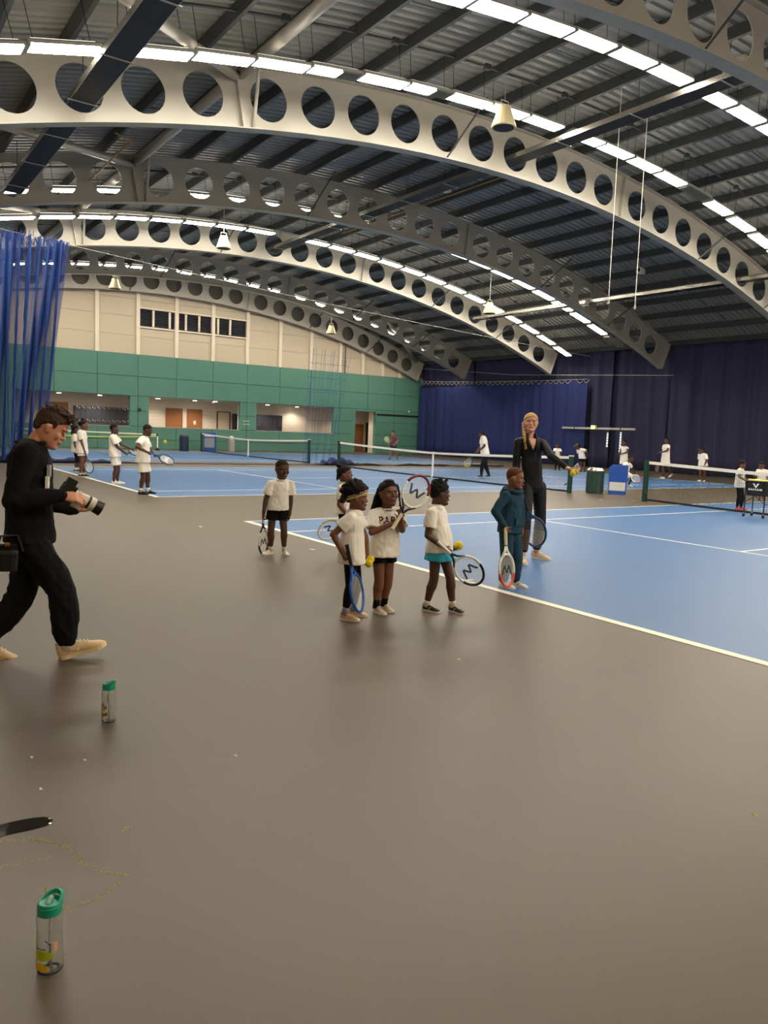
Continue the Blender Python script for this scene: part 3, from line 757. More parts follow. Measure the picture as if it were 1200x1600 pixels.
# ---- ball cart
CARTX, CARTY = 2.55, 11.2
cr = empty('ball_cart', (CARTX, CARTY, 0), math.radians(5), 'black wheeled ball cart full of yellow balls', 'ball cart')
m_cartf = mat('black_canvas', (18, 18, 22), .7, var=.1, scale=20)
W2, DD = .215, .20
MB().loft([[(-W2*.92, -DD*.92, .48), (W2*.92, -DD*.92, .48), (W2*.92, DD*.92, .48), (-W2*.92, DD*.92, .48)], [(-W2, -DD, .80), (W2, -DD, .80), (W2, DD, .80), (-W2, DD, .80)]]).build('basket', m_cartf, cr)
MB().tube([(-W2, -DD, .80), (W2, -DD, .80), (W2, DD, .80), (-W2, DD, .80)], .014, n=6, closed=True).build('rim', m_black, cr)
for sx in (-1, 1):
    for sy in (-1, 1):
        lg = MB().tube([(sx*W2, sy*DD, .80), (sx*W2, sy*DD, .09)], .014, n=6).build('leg', m_black, cr)
        wh = MB().tube([(sx*W2-.014, sy*DD, .045), (sx*W2+.014, sy*DD, .045)], .045, n=14).build('wheel', m_black, lg)
        MB().tube([(sx*W2, sy*DD, .095), (sx*W2, sy*DD, .06)], .02, n=6).build('fork', m_grey, lg)
    MB().tube([(sx*W2, -DD, .32), (0, -DD, .48)], .008, n=5).build('stay', m_black, cr)
    MB().tube([(sx*W2, -DD, .3), (sx*W2, DD, .3)], .009, n=5).build('side_bar', m_black, cr)
m_wprint = mat('white_print', (236, 236, 232), .6, var=.02, scale=20)
MB().add([(-.075, -.199, .755), (-.03, -.199, .755), (0, -.197, .70), (.03, -.199, .755), (.075, -.199, .755), (.012, -.194, .655), (-.012, -.194, .655)], [(0, 1, 2, 6), (2, 3, 4, 5), (2, 5, 6)]).build('emblem', m_wprint, cr)
for k, (x, w_) in enumerate(((-.16, .04), (-.11, .035), (-.065, .03), (-.02, .03), (.025, .04), (.075, .07))):
    MB().add([(x, -.191, .60), (x+w_, -.191, .60), (x+w_*.9, -.1945, .64), (x+w_*.15, -.1945, .64)], [(0, 1, 2, 3)]).build('lettering', m_wprint, cr)
bl = 0
for ix in range(5):
    for iy in range(5):
        x = -.165+ix*.083+rnd.uniform(-.01, .01); y = -.16+iy*.08+rnd.uniform(-.01, .01)
        v = Matrix.Rotation(math.radians(5), 3, 'Z') @ Vector((x, y, .80+rnd.uniform(-.005, .02))) + Vector((CARTX, CARTY, 0))
        e = empty('tennis_ball', v, 0, 'yellow ball piled in the black ball cart', 'ball', 'balls in the cart'); 
        if bl == 0: bl = MB().ell((0, 0, 0), .036, 10, 7).mesh('felt', mat('pale_yellow_felt', (222, 216, 120), .9, var=.1, scale=60), True)
        link('felt', bl, e)
# ---- water bottles
def bottle(loc, rz, label):
    e = empty('water_bottle', loc, rz, label, 'bottle', 'water bottles on the floor'); e.scale = (1, 1, .97)
    m_gl = mat('clear_bottle_plastic', (244, 246, 244), .04, trans=1., ior=1.30, spec=.5)
    m_teal = mat('teal_cap_plastic', (18, 150, 118), .35, var=.03, scale=20)
    prof = [(.0, .003), (.028, .001), (.0355, .006), (.037, .014), (.0365, .06), (.0345, .10), (.0345, .125), (.0362, .15), (.0352, .172), (.031, .182), (.031, .196)]
    inn = [(r-.0022 if r > .003 else 0.0, z+.003 if z < .02 else z) for r, z in prof][::-1]
    rings = [[(max(r, .0004)*math.cos(2*PI*k/30), max(r, .0004)*math.sin(2*PI*k/30), z) for k in range(30)] for r, z in prof+inn]
    MB().loft(rings, cap=True).build('shell', m_gl, e, smooth=True)
    MB().lathe([(.032, .180), (.0335, .181), (.0335, .205), (.031, .209), (.026, .207), (.02, .201)], 30).build('cap', m_teal, e, smooth=False)
    # raised carry loop of the cap
    pts = []
    for k in range(15):
        a = PI*(.0+k/14); x = .0305*math.cos(a); y = -.004+.040*math.sin(a)**.7
        pts.append((x, y, .206+.020*math.sin(a)))
    rings = []
    for p in pts: rings.append([(p[0]*.84, p[1]-.005, p[2]-.007), (p[0]*1.08, p[1]+.002, p[2]-.007), (p[0]*1.08, p[1]+.003, p[2]+.005), (p[0]*.84, p[1]-.004, p[2]+.007)])
    MB().loft(rings).build('carry_loop', m_teal, e)
    MB().lathe([(.030, .2), (.032, .203), (.032, .213), (.029, .216), (.026, .213)], 30).build('loop_collar', m_teal, e)
    mb = MB().tube([(0, -.012, .2), (0, -.006, .216), (0, .01, .224)], [.008, .008, .006], n=8); mb.build('spout', mat('clear_spout', (230, 238, 232), .1, trans=.7, ior=1.3), e, smooth=True)
    MB().tube([(0, 0, .012), (.002, 0, .2)], .0042, n=8).build('straw', mat('milky_straw', (226, 222, 214), .4), e, smooth=True)
    def decal(a0, a1, z0, z1, m, shape):
        mb = MB(); N = 12; vs = []
        for i in range(N+1):
            f = i/N; a = a0+(a1-a0)*f; lo, hi = shape(f); r = .0376
            for z in (z0+(z1-z0)*lo, z0+(z1-z0)*hi): vs.append((r*math.cos(a), r*math.sin(a), z))
        fs = [(2*i, 2*i+2, 2*i+3, 2*i+1) for i in range(N)]
        mb.add(vs, fs).build('print', m, e)
    m_lm = mat('lime_print', (176, 186, 20), .5); m_am = mat('amber_print', (216, 170, 22), .5); m_bk = mat('ink_print', (24, 26, 30), .5); m_or = mat('peach_print', (226, 160, 120), .5); m_wb = mat('pale_blue_print', (190, 208, 226), .5)
    A = -PI/2
    decal(A-.9, A+.95, .048, .085, m_lm, lambda f: (.35-.3*math.sin(PI*f), .55+.4*math.sin(PI*f*.9)))
    decal(A-1.3, A-.85, .05, .15, m_lm, lambda f: (f*.55, .25+.72*f))
    decal(A-.95, A+.7, .014, .046, m_am, lambda f: (.05+.15*abs(math.sin(f*9)), .55+.4*math.sin(PI*f)*abs(math.cos(f*5))+.05))
    decal(A+.45, A+.85, .098, .118, m_wb, lambda f: (.2+.5*f, .45+.5*f)); decal(A+.4, A+.8, .094, .12, m_bk, lambda f: (.75-.6*f, .95-.6*f))
    decal(A+1.0, A+1.3, .075, .11, m_or, lambda f: (.1, .9))
    for k in range(8): decal(A-.45+k*.115, A-.37+k*.115, .0845, .0905, m_bk, lambda f, k=k: (.0+.2*(k % 2), .8+.2*(k % 3 == 0)))
    return e
b1 = bottle((9.475, -4.955, 0), math.radians(36), 'nearest clear water bottle with teal loop cap, raised loop facing away')
b2 = bottle((7.68, -4.295, 0), math.radians(-40), 'farther clear water bottle with teal cap near the photographer')

# ---- marks on the floor
m_wet = mat('wet_puddle', (44, 42, 38), .06, spec=.6)
def flat_blob(pts, m, name, label, cat, z=.0012):
    e = MB(); n = len(pts); c = [sum(p[i] for p in pts)/n for i in range(2)]
    vs = [(p[0], p[1], .0002) for p in pts]+[(c[0]+(p[0]-c[0])*.93, c[1]+(p[1]-c[1])*.93, z) for p in pts]+[(c[0], c[1], z)]
    fs = [(i, (i+1) % n, n+(i+1) % n, n+i) for i in range(n)]+[(n+i, n+(i+1) % n, 2*n) for i in range(n)]
    o = e.add(vs, fs).build(name, m); return tag(o, label, cat)
def smooth_loop(ctrl, sub=6):
    n = len(ctrl); out = []
    for i in range(n):
        p0, p1, p2, p3 = [Vector(ctrl[(i+k-1) % n]+(0,)) for k in range(4)]
        for j in range(sub):
            t = j/sub; q = .5*((2*p1)+(p2-p0)*t+(2*p0-5*p1+4*p2-p3)*t*t+(-p0+3*p1-3*p2+p3)*t**3); out.append((q.x, q.y))
    return out
flat_blob(smooth_loop([(8.56, -5.02), (8.535, -4.93), (8.54, -4.84), (8.56, -4.785), (8.60, -4.765), (8.635, -4.79), (8.64, -4.85), (8.635, -4.93), (8.64, -5.02)]), m_wet, 'puddle', 'dark water puddle on the floor at the left edge', 'puddle')
m_dried = mat('dried_yellow_residue', (170, 164, 84), .9, var=.25, scale=60)
def residue(path, label, dens=70, w=.007, seed=1, cat='stain'):
    r = random.Random(seed); mb = MB()
    P_ = [Vector((a, b, 0)) for a, b in path]
    for a, b in zip(P_[:-1], P_[1:]):
        L_ = (b-a).length; n = max(1, int(L_*dens*4))
        for k in range(n):
            p = a+(b-a)*((k+r.random())/n)+Vector((r.gauss(0, w), r.gauss(0, w), 0)); s_ = r.uniform(.0006, .0032)
            m_ = r.randint(5, 7); ph = r.random()*6
            ring = [(p.x+s_*r.uniform(.5, 1.3)*math.cos(ph+2*PI*i/m_), p.y+s_*r.uniform(.5, 1.3)*math.sin(ph+2*PI*i/m_), .0008) for i in range(m_)]
            mb.add(ring+[(p.x, p.y, .0016)], [(i, (i+1) % m_, m_) for i in range(m_)])
    o = mb.build('dried_stain', m_dried); tag(o, label, cat, kind='stuff')
residue([(8.66, -5.05), (8.67, -4.96), (8.70, -4.87), (8.76, -4.81), (8.82, -4.77), (8.90, -4.745), (8.98, -4.745)], 'yellow dried stain arc near the puddle', 150, .006, 1)
residue([(8.98, -4.745), (9.0, -4.72), (9.05, -4.71), (9.08, -4.67), (9.12, -4.64), (9.15, -4.66), (9.19, -4.71), (9.205, -4.76), (9.215, -4.84), (9.19, -4.87), (9.13, -4.885), (9.05, -4.89)], 'yellow dried stain loop behind the nearest bottle', 120, .005, 2)
residue([(8.84, -5.05), (8.85, -4.96), (8.86, -4.89), (8.87, -4.85), (8.86, -4.83)], 'faint dried stain between puddle and nearest bottle', 90, .008, 3)
residue([(8.82, -4.56), (8.80, -4.53)], 'small dried smear right of the puddle', 120, .005, 4)
# stray chips on the floor
for i, (x, y) in enumerate(((8.10, -4.52), (7.95, -4.72), (10.05, -2.25), (8.4, -3.9), (7.7, -1.9), (-1.2, 11.8), (-1.6, 11.0), (-.4, 12.3), (3.0, -.4), (.4, -.9), (8.3, -4.75))):
    w_ = .012 if x > 5 else .05
    o = MB().loft([[(x-w_, y-w_*.4, .0002), (x+w_*.8, y-w_*.5, .0002), (x+w_, y+w_*.5, .0002), (x-w_*.7, y+w_*.3, .0002)], [(x-w_*.6, y-w_*.2, .003), (x+w_*.5, y-w_*.2, .003), (x+w_*.5, y+w_*.2, .003), (x-w_*.4, y+w_*.1, .003)]]).build('paper_scrap', m_dried if i == 2 else m_tape)
    tag(o, 'tiny pale scrap lying on the court floor', 'scrap', 'tiny scraps on the floor')
# ================================================================== people
def remesh_obj(name, mb, m, parent, voxel, smooth=4, fold=0., fseed=0., fscale=(9, 9, 5), dec=1.0, hemz=None, cutf=None, inflate=0.):
    me = mb.mesh(name+'_tmp'); o = bpy.data.objects.new(name+'_tmp', me); COL.objects.link(o)
    md = o.modifiers.new('r', 'REMESH'); md.mode = 'VOXEL'; md.voxel_size = voxel; md.use_smooth_shade = True
    if smooth:
        sm = o.modifiers.new('s', 'SMOOTH'); sm.factor = .5; sm.iterations = smooth
    if dec < 1:
        dm = o.modifiers.new('d', 'DECIMATE'); dm.ratio = dec
    dg = bpy.context.evaluated_depsgraph_get(); ev = o.evaluated_get(dg)
    nm = bpy.data.meshes.new_from_object(ev); nm.name = name
    bpy.data.objects.remove(o); bpy.data.meshes.remove(me)
    if fold or inflate:
        nrm = [v.normal.copy() for v in nm.vertices]
        for v, n in zip(nm.vertices, nrm):
            c = v.co; d = noise.noise(Vector((c.x*fscale[0]+fseed, c.y*fscale[1], c.z*fscale[2])))
            d2 = 1-2*abs(noise.noise(Vector((c.x*fscale[0]*1.6+fseed+c.z*5, c.y*fscale[1]*1.6+3-c.z*4, c.z*fscale[2]*1.8))))-.6
            v.co = c+n*(inflate+fold*(d+.5*d2))
    if cutf: cutf(nm)
    nm.materials.clear(); nm.materials.append(m)
    nm.polygons.foreach_set('use_smooth', [True]*len(nm.polygons)); nm.update()
    return link(name, nm, parent)
V = Vector
def ring(c, u, w, a, b, n=16, p=2.3):
    """superellipse ring: half-width a along u, half-depth b along w"""
    out = []
    for k in range(n):
        t = 2*PI*k/n; cx, sy = math.cos(t), math.sin(t)
        out.append(c+u*(a*math.copysign(abs(cx)**(2/p), cx))+w*(b*math.copysign(abs(sy)**(2/p), sy)))
    return out
def lerp(a, b, t): return a+(b-a)*t
def fdir(ph): ph = math.radians(ph); return V((math.sin(ph), -math.cos(ph), 0))
def ldir(ph): ph = math.radians(ph); return V((math.cos(ph), math.sin(ph), 0))
def bend_ik(a, b, l1, l2, pole):
    d = b-a; L = d.length; tot = l1+l2
    if L >= tot*.999: return a+d*(l1/tot)
    d.normalize(); x = (l1*l1-l2*l2+L*L)/(2*L); h = math.sqrt(max(0, l1*l1-x*x))
    pz = pole-d*pole.dot(d); pz.normalize(); return a+d*x+pz*h

class Fig: pass
def solve_fig(d):
    g = Fig(); H = g.H = d['H']; g.d = d
    g.neck = V(d['neck']); g.head = V(d['head']); g.pelv = V(d['pelv'])
    g.fs, g.ls, g.fh, g.lh = fdir(d['phi_s']), ldir(d['phi_s']), fdir(d['phi_h']), ldir(d['phi_h'])
    g.sh, g.el, g.ha, g.hip, g.kn, g.an, g.ft = {}, {}, {}, {}, {}, {}, {}
    for s in 'LR':
        g.sh[s], g.el[s], g.ha[s] = V(d['sh'][s]), V(d['el'][s]), V(d['ha'][s])
        g.hip[s], g.an[s] = V(d['hip'][s]), V(d['an'][s])
        fy, fp = d['ft'][s]; g.ft[s] = (fy, fp)
        if fp == 0: g.an[s].z = .046*H+.012
        dist = (g.an[s]-g.hip[s]).length
        k = max(d.get('bend', 0), dist*d.get('slack', 1.008)/(.475*H)); l1, l2 = .245*H*k, .23*H*k
        g.kn[s] = bend_ik(g.hip[s], g.an[s], l1, l2, (g.fh+fdir(fy)).normalized())
    return g
def torso_rings(g, t0, t1, grow=0., belly=0., n=16, wk=1., rows=9, loose=False, hemw=.104):
    """rings up the trunk from t0 (crotch=-.1) to t1 (1 = neck base)"""
    H = g.H; out = []
    prof = [(-.12, .050, .048), (0., .086, .066), (.18, .084, .062), (.36, .076, .056), (.55, .080, .060), (.75, .088, .062), (.88, .086, .054), (.95, .066, .045), (1.0, .042, .040)]
    axis = g.neck-g.pelv
    for i in range(rows):
        t = t0+(t1-t0)*i/(rows-1)
        for (a, b) in zip(prof[:-1], prof[1:]):
            if t <= b[0] or b is prof[-1]: break
        f = max(0, min(1, (t-a[0])/(b[0]-a[0])))
        if loose and t < .55: a, b, f = (0, hemw, hemw*.77), (.55, .086, .064), max(-.6, t/.55)
        w, dp = lerp(a[1], b[1], f)*H*wk, lerp(a[2], b[2], f)*H*wk
        tt = max(0, min(1, t)); u = (g.lh*(1-tt)+g.ls*tt).normalized(); fwd = (g.fh*(1-tt)+g.fs*tt).normalized()
        bow = math.sin(PI*max(0, min(1, t)))*.010*H
        c = g.pelv+axis*t+fwd*(belly*H*math.exp(-((t-.32)/.25)**2))
        fw2 = fwd-axis.normalized()*fwd.dot(axis.normalized())
        out.append(ring(c, u, fw2.normalized(), w+grow, dp+grow, n))
    return out
# ---- head
HEADP = [  # t(0 chin..1 top), half width, front, back   in head heights
    (0.0, .10, .30, -.02), (.04, .17, .36, .06), (.10, .22, .385, .17), (.18, .265, .39, .26), (.28, .295, .385, .33), (.40, .325, .375, .385), (.50, .335, .375, .43),
    (.60, .34, .385, .455), (.70, .335, .385, .46), (.80, .305, .35, .435), (.89, .24, .28, .36), (.96, .15, .17, .23), (1.0, .05, .06, .08)]
class HeadFrame:
    def __init__(s, c, h, yaw, pitch, roll):
        ph = math.radians(yaw); f0 = fdir(yaw); l0 = ldir(yaw); u0 = V((0, 0, 1)); p = math.radians(-pitch)
        s.f = f0*math.cos(p)+u0*math.sin(p); s.u = u0*math.cos(p)-f0*math.sin(p)
        r = math.radians(roll); s.l = l0*math.cos(r)+s.u*math.sin(r); s.u = s.u*math.cos(r)-l0*math.sin(r)
        s.c, s.h = c, h
    def P(s, x, y, z): return s.c+(s.l*x+s.f*y+s.u*(z-.5))*s.h      # x left, y forward, z 0..1 up, in head heights
    def rot(s): 
        m = Matrix((s.l, s.f, s.u)).transposed(); return m
def head_rings(hf, k=1., prof=HEADP, off=0.):
    out = []
    for t, w, fr, bk in prof:
        c = hf.P(0, (fr-bk)/2*.92, .5+(t-.5)*k); a = (w*k+off)*hf.h; b = (fr+bk)/2*.92*k*hf.h+off*hf.h
        out.append(ring(c, hf.l, hf.f, a, max(b, .02*hf.h), 20, 2.2))
    return out
def add_head(mb, hf, g, fem=0.):
    h = hf.h
    mb.loft(head_rings(hf))
    P = hf.P; R = hf.rot()
    # nose, lips, brow, chin, cheeks, ears
    mb.loft([ring(P(0, .335, .575), hf.l, hf.u, .030*h, .02*h, 8), ring(P(0, .375, .50), hf.l, hf.u, .040*h, .03*h, 8), ring(P(0, .425, .415), hf.l, hf.u, .055*h, .035*h, 8), ring(P(0, .37, .375), hf.l, hf.u, .06*h, .02*h, 8)])
    mb.ell(P(.05, .375, .40), .034*h); mb.ell(P(-.05, .375, .40), .034*h); mb.ell(P(0, .43, .408), .036*h)
    mb.ell(P(0, .36, .29), (.12*h, .05*h, .035*h), rot=R); mb.ell(P(0, .355, .24), (.10*h, .05*h, .03*h), rot=R)
    mb.ell(P(0, .32, .10), (.13*h, .08*h, .08*h), rot=R)
    mb.ell(P(0, .325, .625), (.25*h, .05*h, .03*h), rot=R)
    for sx in (-1, 1):
        mb.ell(P(sx*.19, .28, .40), (.09*h, .07*h, .10*h), rot=R)
        mb.ell(P(sx*.345, .0, .47), (.030*h, .080*h, .12*h), rot=R); mb.ell(P(sx*.375, -.03, .50), (.026*h, .07*h, .08*h), rot=R)
        mb.ell(P(sx*.33, .02, .385), (.022*h, .04*h, .04*h), rot=R)
    # neck
    nb = g.neck-V((0, 0, .012*g.H)); nt = P(0, -.10, .18)
    nr = .20*h
    mb.tube([nb-V((0, 0, .02*g.H)), lerp(nb, nt, .5), nt, P(0, -.08, .3)], [nr*1.25, nr*1.0, nr*1.0, nr*.9], n=14)
def face_parts(hf, body, iris, brow_m, lip_m):
    P = hf.P; h = hf.h; R = hf.rot(); m_eye = mat('eye_white', (196, 186, 176), .3)
    for sx in (-1, 1):
        e = MB().ell(P(sx*.135, .333, .505), (.037*h, .024*h, .014*h), 12, 8, R).build('eye', m_eye, body, smooth=True)
        MB().ell(P(sx*.135+.004, .352, .505), (.019*h, .012*h, .015*h), 10, 6, R).build('iris', iris, body, smooth=True)
        MB().tube([P(sx*.07, .375, .588), P(sx*.14, .372, .604), P(sx*.215, .325, .58)], [.010*h, .014*h, .008*h], n=6).build('eyebrow', brow_m, body, smooth=True)
        MB().tube([P(sx*.09, .350, .520), P(sx*.135, .362, .527), P(sx*.18, .340, .517)], .007*h, n=5).build('eyelid', brow_m, body, smooth=True)
    mb = MB(); mb.tube([P(-.11, .362, .262), P(-.05, .405, .277), P(0, .408, .270), P(.05, .405, .277), P(.11, .362, .262)], [.006*h, .020*h, .020*h, .020*h, .006*h], n=8)
    mb.tube([P(-.10, .362, .252), P(-.04, .400, .238), P(.04, .400, .238), P(.10, .362, .252)], [.006*h, .025*h, .025*h, .006*h], n=8)
    mb.build('lips', lip_m, body, smooth=True)
# ---- hands
def add_hand(mb, wrist, fore, H, nrm, thumb, curl=35., adult=False, spread=1.):
    """palm along 'fore', palm normal nrm, thumb side vector; five bent fingers"""
    L = .104*H if adult else .092*H
    d = fore.normalized(); nrm = (nrm-d*nrm.dot(d)).normalized(); l = thumb-d*thumb.dot(d)-nrm*thumb.dot(nrm)
    l = l.normalized() if l.length > 1e-4 else d.cross(nrm)
    pl, pw, pt = L*.48, L*.21, L*.11
    rings = [ring(wrist-d*.01*H, l, nrm, pw*.62, pt*1.0, 12), ring(wrist+d*pl*.25, l, nrm, pw*.85, pt*1.05, 12), ring(wrist+d*pl*.65, l, nrm, pw*1.05, pt, 12), ring(wrist+d*pl, l, nrm, pw*1.02, pt*.8, 12)]
    mb.loft(rings)
    fr = L*.050
    tips = []
    for k, (off, ln) in enumerate(((.78, .46), (.27, .52), (-.27, .48), (-.76, .38))):
        p = wrist+d*pl*.97+l*pw*off; a = math.radians(curl*.55+k*3); ll = L*ln
        dirv = d.copy()
        side = l*off*.10*spread
        for j, (seg, r0, r1) in enumerate(((.45, 1.05, .98), (.31, .98, .9), (.24, .9, .78))):
            dirv = (d*math.cos(a)+nrm*math.sin(a)+side).normalized(); q = p+dirv*ll*seg
            mb.caps(p, q, fr*r0, fr*r1, n=8, segs=2); p = q; a += math.radians(curl)
        tips.append(p)
    p = wrist+d*pl*.25+l*pw*.75+nrm*pt*.3
    dv = (d*.55+l*.75+nrm*.35).normalized(); q = p+dv*L*.22; mb.caps(p, q, fr*1.5, fr*1.15, n=8, segs=2)
    dv = (d*.85+l*.25+nrm*(.25+curl/90)).normalized(); q2 = q+dv*L*.16; mb.caps(q, q2, fr*1.15, fr*1.0, n=8, segs=2)
    dv = (d*.8+nrm*(.2+curl/60)).normalized(); mb.caps(q2, q2+dv*L*.13, fr*1.0, fr*.8, n=8, segs=2)
# ---- shoes
def add_shoe(g, s, par, upper_m, sole_m, detail_m, near, k=1., high=0.):
    H = g.H; fy, fp = g.ft[s]; f = fdir(fy); l = ldir(fy); u = V((0, 0, 1)); a = math.radians(fp)
    f, u = f*math.cos(a)+u*math.sin(a), u*math.cos(a)-f*math.sin(a)
    Ls = .158*H*k; A = g.an[s]; hb = .046*H+.012          # ankle height above the ground
    o = A-u*hb-f*Ls*.24                                     # heel point on the sole plane
    def Q(x, y, z): return o+f*x*Ls+l*y*Ls+u*z*Ls
    sh = empty('shoe'); sh.parent = par
    def outline(t): # half width along the length
        return (.0+.125*math.sin(min(1, t/.14)*PI/2) if t < .14 else .125-.012*math.sin((t-.14)/.4*PI) if t < .54 else .125+.045*math.sin((t-.54)/.36*PI/2) if t < .8 else .165*math.sqrt(max(0, 1-((t-.8)/.2)**2)*.96+.02))
    ts = [.0, .03, .08, .16, .28, .42, .56, .70, .82, .91, .97, 1.0]
    tp = [.30, .36, .38, .36, .345, .325, .275, .225, .185, .155, .12, .07]
    up_r = []; so_r = []
    for t, h_ in zip(ts, tp):
        w = max(.02, outline(t)); zt = h_+high*(1 if t < .4 else 0)
        rise = .02*max(0, (t-.75)/.25)**2
        N = 12; rr = []
        for k_ in range(N):
            an = 2*PI*k_/N; cx, sy = math.cos(an), math.sin(an)
            hw = w*(1.0 if sy < .3 else .80 if t < .5 else .72)
            z = .05+rise+(zt-.05)*(.5+.5*math.copysign(abs(sy)**.7, sy)); rr.append(Q(t, hw*math.copysign(abs(cx)**.8, cx), z))
        up_r.append(rr)
        so_r.append([Q(t*1.03-.015, -w*1.08, rise), Q(t*1.03-.015, w*1.08, rise), Q(t*1.03-.015, w*1.10, .085+rise), Q(t*1.03-.015, -w*1.10, .085+rise)])
    MB().loft(up_r).build('upper', upper_m, sh, smooth=True)
    MB().loft(so_r).build('sole', sole_m, sh)
    if near:
        for k_ in range(4):
            t = .44+.075*k_; z = .325-(t-.44)*.36+.012
            MB().tube([Q(t, -.075, z-.02), Q(t+.01, 0, z+.01), Q(t, .075, z-.02)], .009*Ls*1.2, n=5).build('lace', detail_m, sh, smooth=True)
        MB().loft([ring(Q(.13, 0, .36+high), f, l, .125*Ls, .085*Ls, 12), ring(Q(.14, 0, .40+high), f, l, .13*Ls, .09*Ls, 12)]).build('collar', detail_m, sh, smooth=True)
        for sy in (-1, 1):
            MB().loft([[Q(.40, sy*.122, .12), Q(.44, sy*.126, .12), Q(.44, sy*.13, .125), Q(.40, sy*.13, .125)], [Q(.5, sy*.085, .25), Q(.54, sy*.085, .25), Q(.54, sy*.10, .255), Q(.5, sy*.10, .255)]]).build('side_stripe', detail_m, sh)
    return sh
# ---- whole figure
def figure(key, spec):
    d = PEOPLE[key]; g = solve_fig(d); H = g.H; near = spec.get('near', False); vox = spec.get('vox', .005 if near else .008)
    root = empty('person', (d['base'][0], d['base'][1], 0), d['rot'], spec['label'], 'person')
    skin = spec['skin']; bulk = spec.get('bulk', 1.); adult = spec.get('adult', False)
    hh = spec.get('hh', d['hh']); hf = HeadFrame(g.head, hh, d['hy'], d['hp'], d['hr']); g.hf = hf
    mb = MB(); add_head(mb, hf, g)
    mb.loft(torso_rings(g, -.12, 1.0, -.004*H, wk=bulk))
    lr = spec.get('leg', 1.)*bulk; ar = spec.get('arm', 1.)*bulk
    for s in 'LR':
        mb.caps(g.sh[s], g.el[s], .031*H*ar, .026*H*ar); mb.caps(g.el[s], lerp(g.el[s], g.ha[s], .3), .026*H*ar, .0265*H*ar); mb.caps(lerp(g.el[s], g.ha[s], .25), g.ha[s], .0265*H*ar, .0175*H*ar)
        mb.caps(lerp(g.neck, g.sh[s], .35)-V((0, 0, .005*H)), g.sh[s], .034*H*bulk, .033*H*ar)
        mb.caps(g.hip[s], g.kn[s], .050*H*lr, .036*H*lr); mb.caps(g.kn[s], lerp(g.kn[s], g.an[s], .33), .036*H*lr, .038*H*lr)
        mb.caps(lerp(g.kn[s], g.an[s], .33)-fdir(g.ft[s][0])*.006*H, g.an[s], .037*H*lr, .022*H*lr)
        # foot inside the shoe
        f = fdir(g.ft[s][0]); a = math.radians(g.ft[s][1]); f = f*math.cos(a)+V((0, 0, 1))*math.sin(a)
        mb.caps(g.an[s]-V((0, 0, .018*H)), g.an[s]-V((0, 0, .034*H))+f*.06*H, .018*H, .011*H)
        hs = spec.get('hand', {}).get(s, {})
        fo = (g.ha[s]-g.el[s]).normalized(); fo = V(hs['dir']).normalized() if 'dir' in hs else fo
        inw = (g.neck*.5+g.pelv*.5-g.ha[s]); inw.z = 0
        nr = V(hs['n']) if 'n' in hs else inw
        th = V(hs['th']) if 'th' in hs else g.fs
        add_hand(mb, g.ha[s], fo, H, nr, th, hs.get('curl', 30), adult)
    body = remesh_obj('body', mb, skin, root, vox, 2, dec=.6 if near else .5)
    if spec.get('face', True): face_parts(hf, body, spec.get('iris', mat('dark_iris', (30, 18, 12), .2)), spec.get('brow', mat('dark_brow', (18, 13, 11), .7)), spec['lip'])
    cv = .007 if near else .010
    fo = spec.get('fold', .009)
    # upper garment
    t = spec['top']; m = t['m']; hem = t.get('hem', -.02); gr = t.get('grow', .012)*1.0
    mb = MB(); mb.loft(torso_rings(g, hem, .985, gr, t.get('belly', .0), wk=bulk*t.get('wk', 1.05), rows=12, loose=True, hemw=t.get('hemw', .104)))
    sl = t.get('sleeve', .62)
    for s in 'LR':
        mb.caps(lerp(g.neck, g.sh[s], .3)-V((0, 0, .006*H)), g.sh[s]-V((0, 0, .003*H)), .040*H*bulk, .041*H*ar)
        if sl <= 1:
            e = lerp(g.sh[s], g.el[s], sl); dr = (g.el[s]-g.sh[s]).normalized()
            mb.tube([g.sh[s]-dr*.02*H, g.sh[s], lerp(g.sh[s], e, .5), e], [.038*H*ar, .043*H*ar, .043*H*ar*t.get('flare', 1.), .043*H*ar*t.get('flare', 1.03)], n=14)
        else:
            mb.caps(g.sh[s], g.el[s], .042*H*ar, .036*H*ar); w_ = lerp(g.el[s], g.ha[s], min(1, sl-1)); mb.caps(g.el[s], lerp(g.el[s], w_, .92), .037*H*ar, .028*H*ar); mb.caps(lerp(g.el[s], w_, .9), w_, .0265*H*ar, .025*H*ar, segs=2)
    topo = remesh_obj(t.get('name', 'shirt'), mb, m, root, cv, 3, fold=fo, fseed=hash_(key), fscale=t.get('fs', (11, 11, 7)), dec=.8)
    up_ = (g.neck-g.pelv).normalized()
    nbk = .052*H*bulk
    if t.get('collar') == 'polo':
        cm = t.get('cm', m); rr = []
        for (o_, k_) in ((.012, 1.0), (.03, .92), (.016, 1.15), (-.008, 1.32)):
            rr.append(ring(g.neck+up_*o_*H+g.fs*.004*H, g.ls, g.fs, nbk*k_*1.02, nbk*k_*.98, 18))
        MB().loft(rr, cap=False).build('collar', cm, topo, smooth=True)
        c = g.neck+g.fs*(.06*H)-up_*.02*H
        MB().box(c-up_*.055*H, (.018*H, .006*H, .10*H), Matrix((g.ls, g.fs, up_)).transposed()).build('placket', cm, topo)
    elif t.get('collar') == 'crew':
        rr = ring(g.neck+up_*.006*H+g.fs*.003*H, g.ls, g.fs, nbk, nbk*.96, 20)
        MB().tube(rr, .0065*H, n=6, closed=True).build('neckband', t.get('cm', m), topo, smooth=True)
    elif t.get('collar') == 'hood':
        mbh = MB(); rr = [g.neck+up_*(.012*H+.012*H*math.cos(a))+g.ls*math.sin(a)*nbk*1.35-g.fs*math.cos(a)*nbk*1.35 for a in [2*PI*k/16 for k in range(16)]]
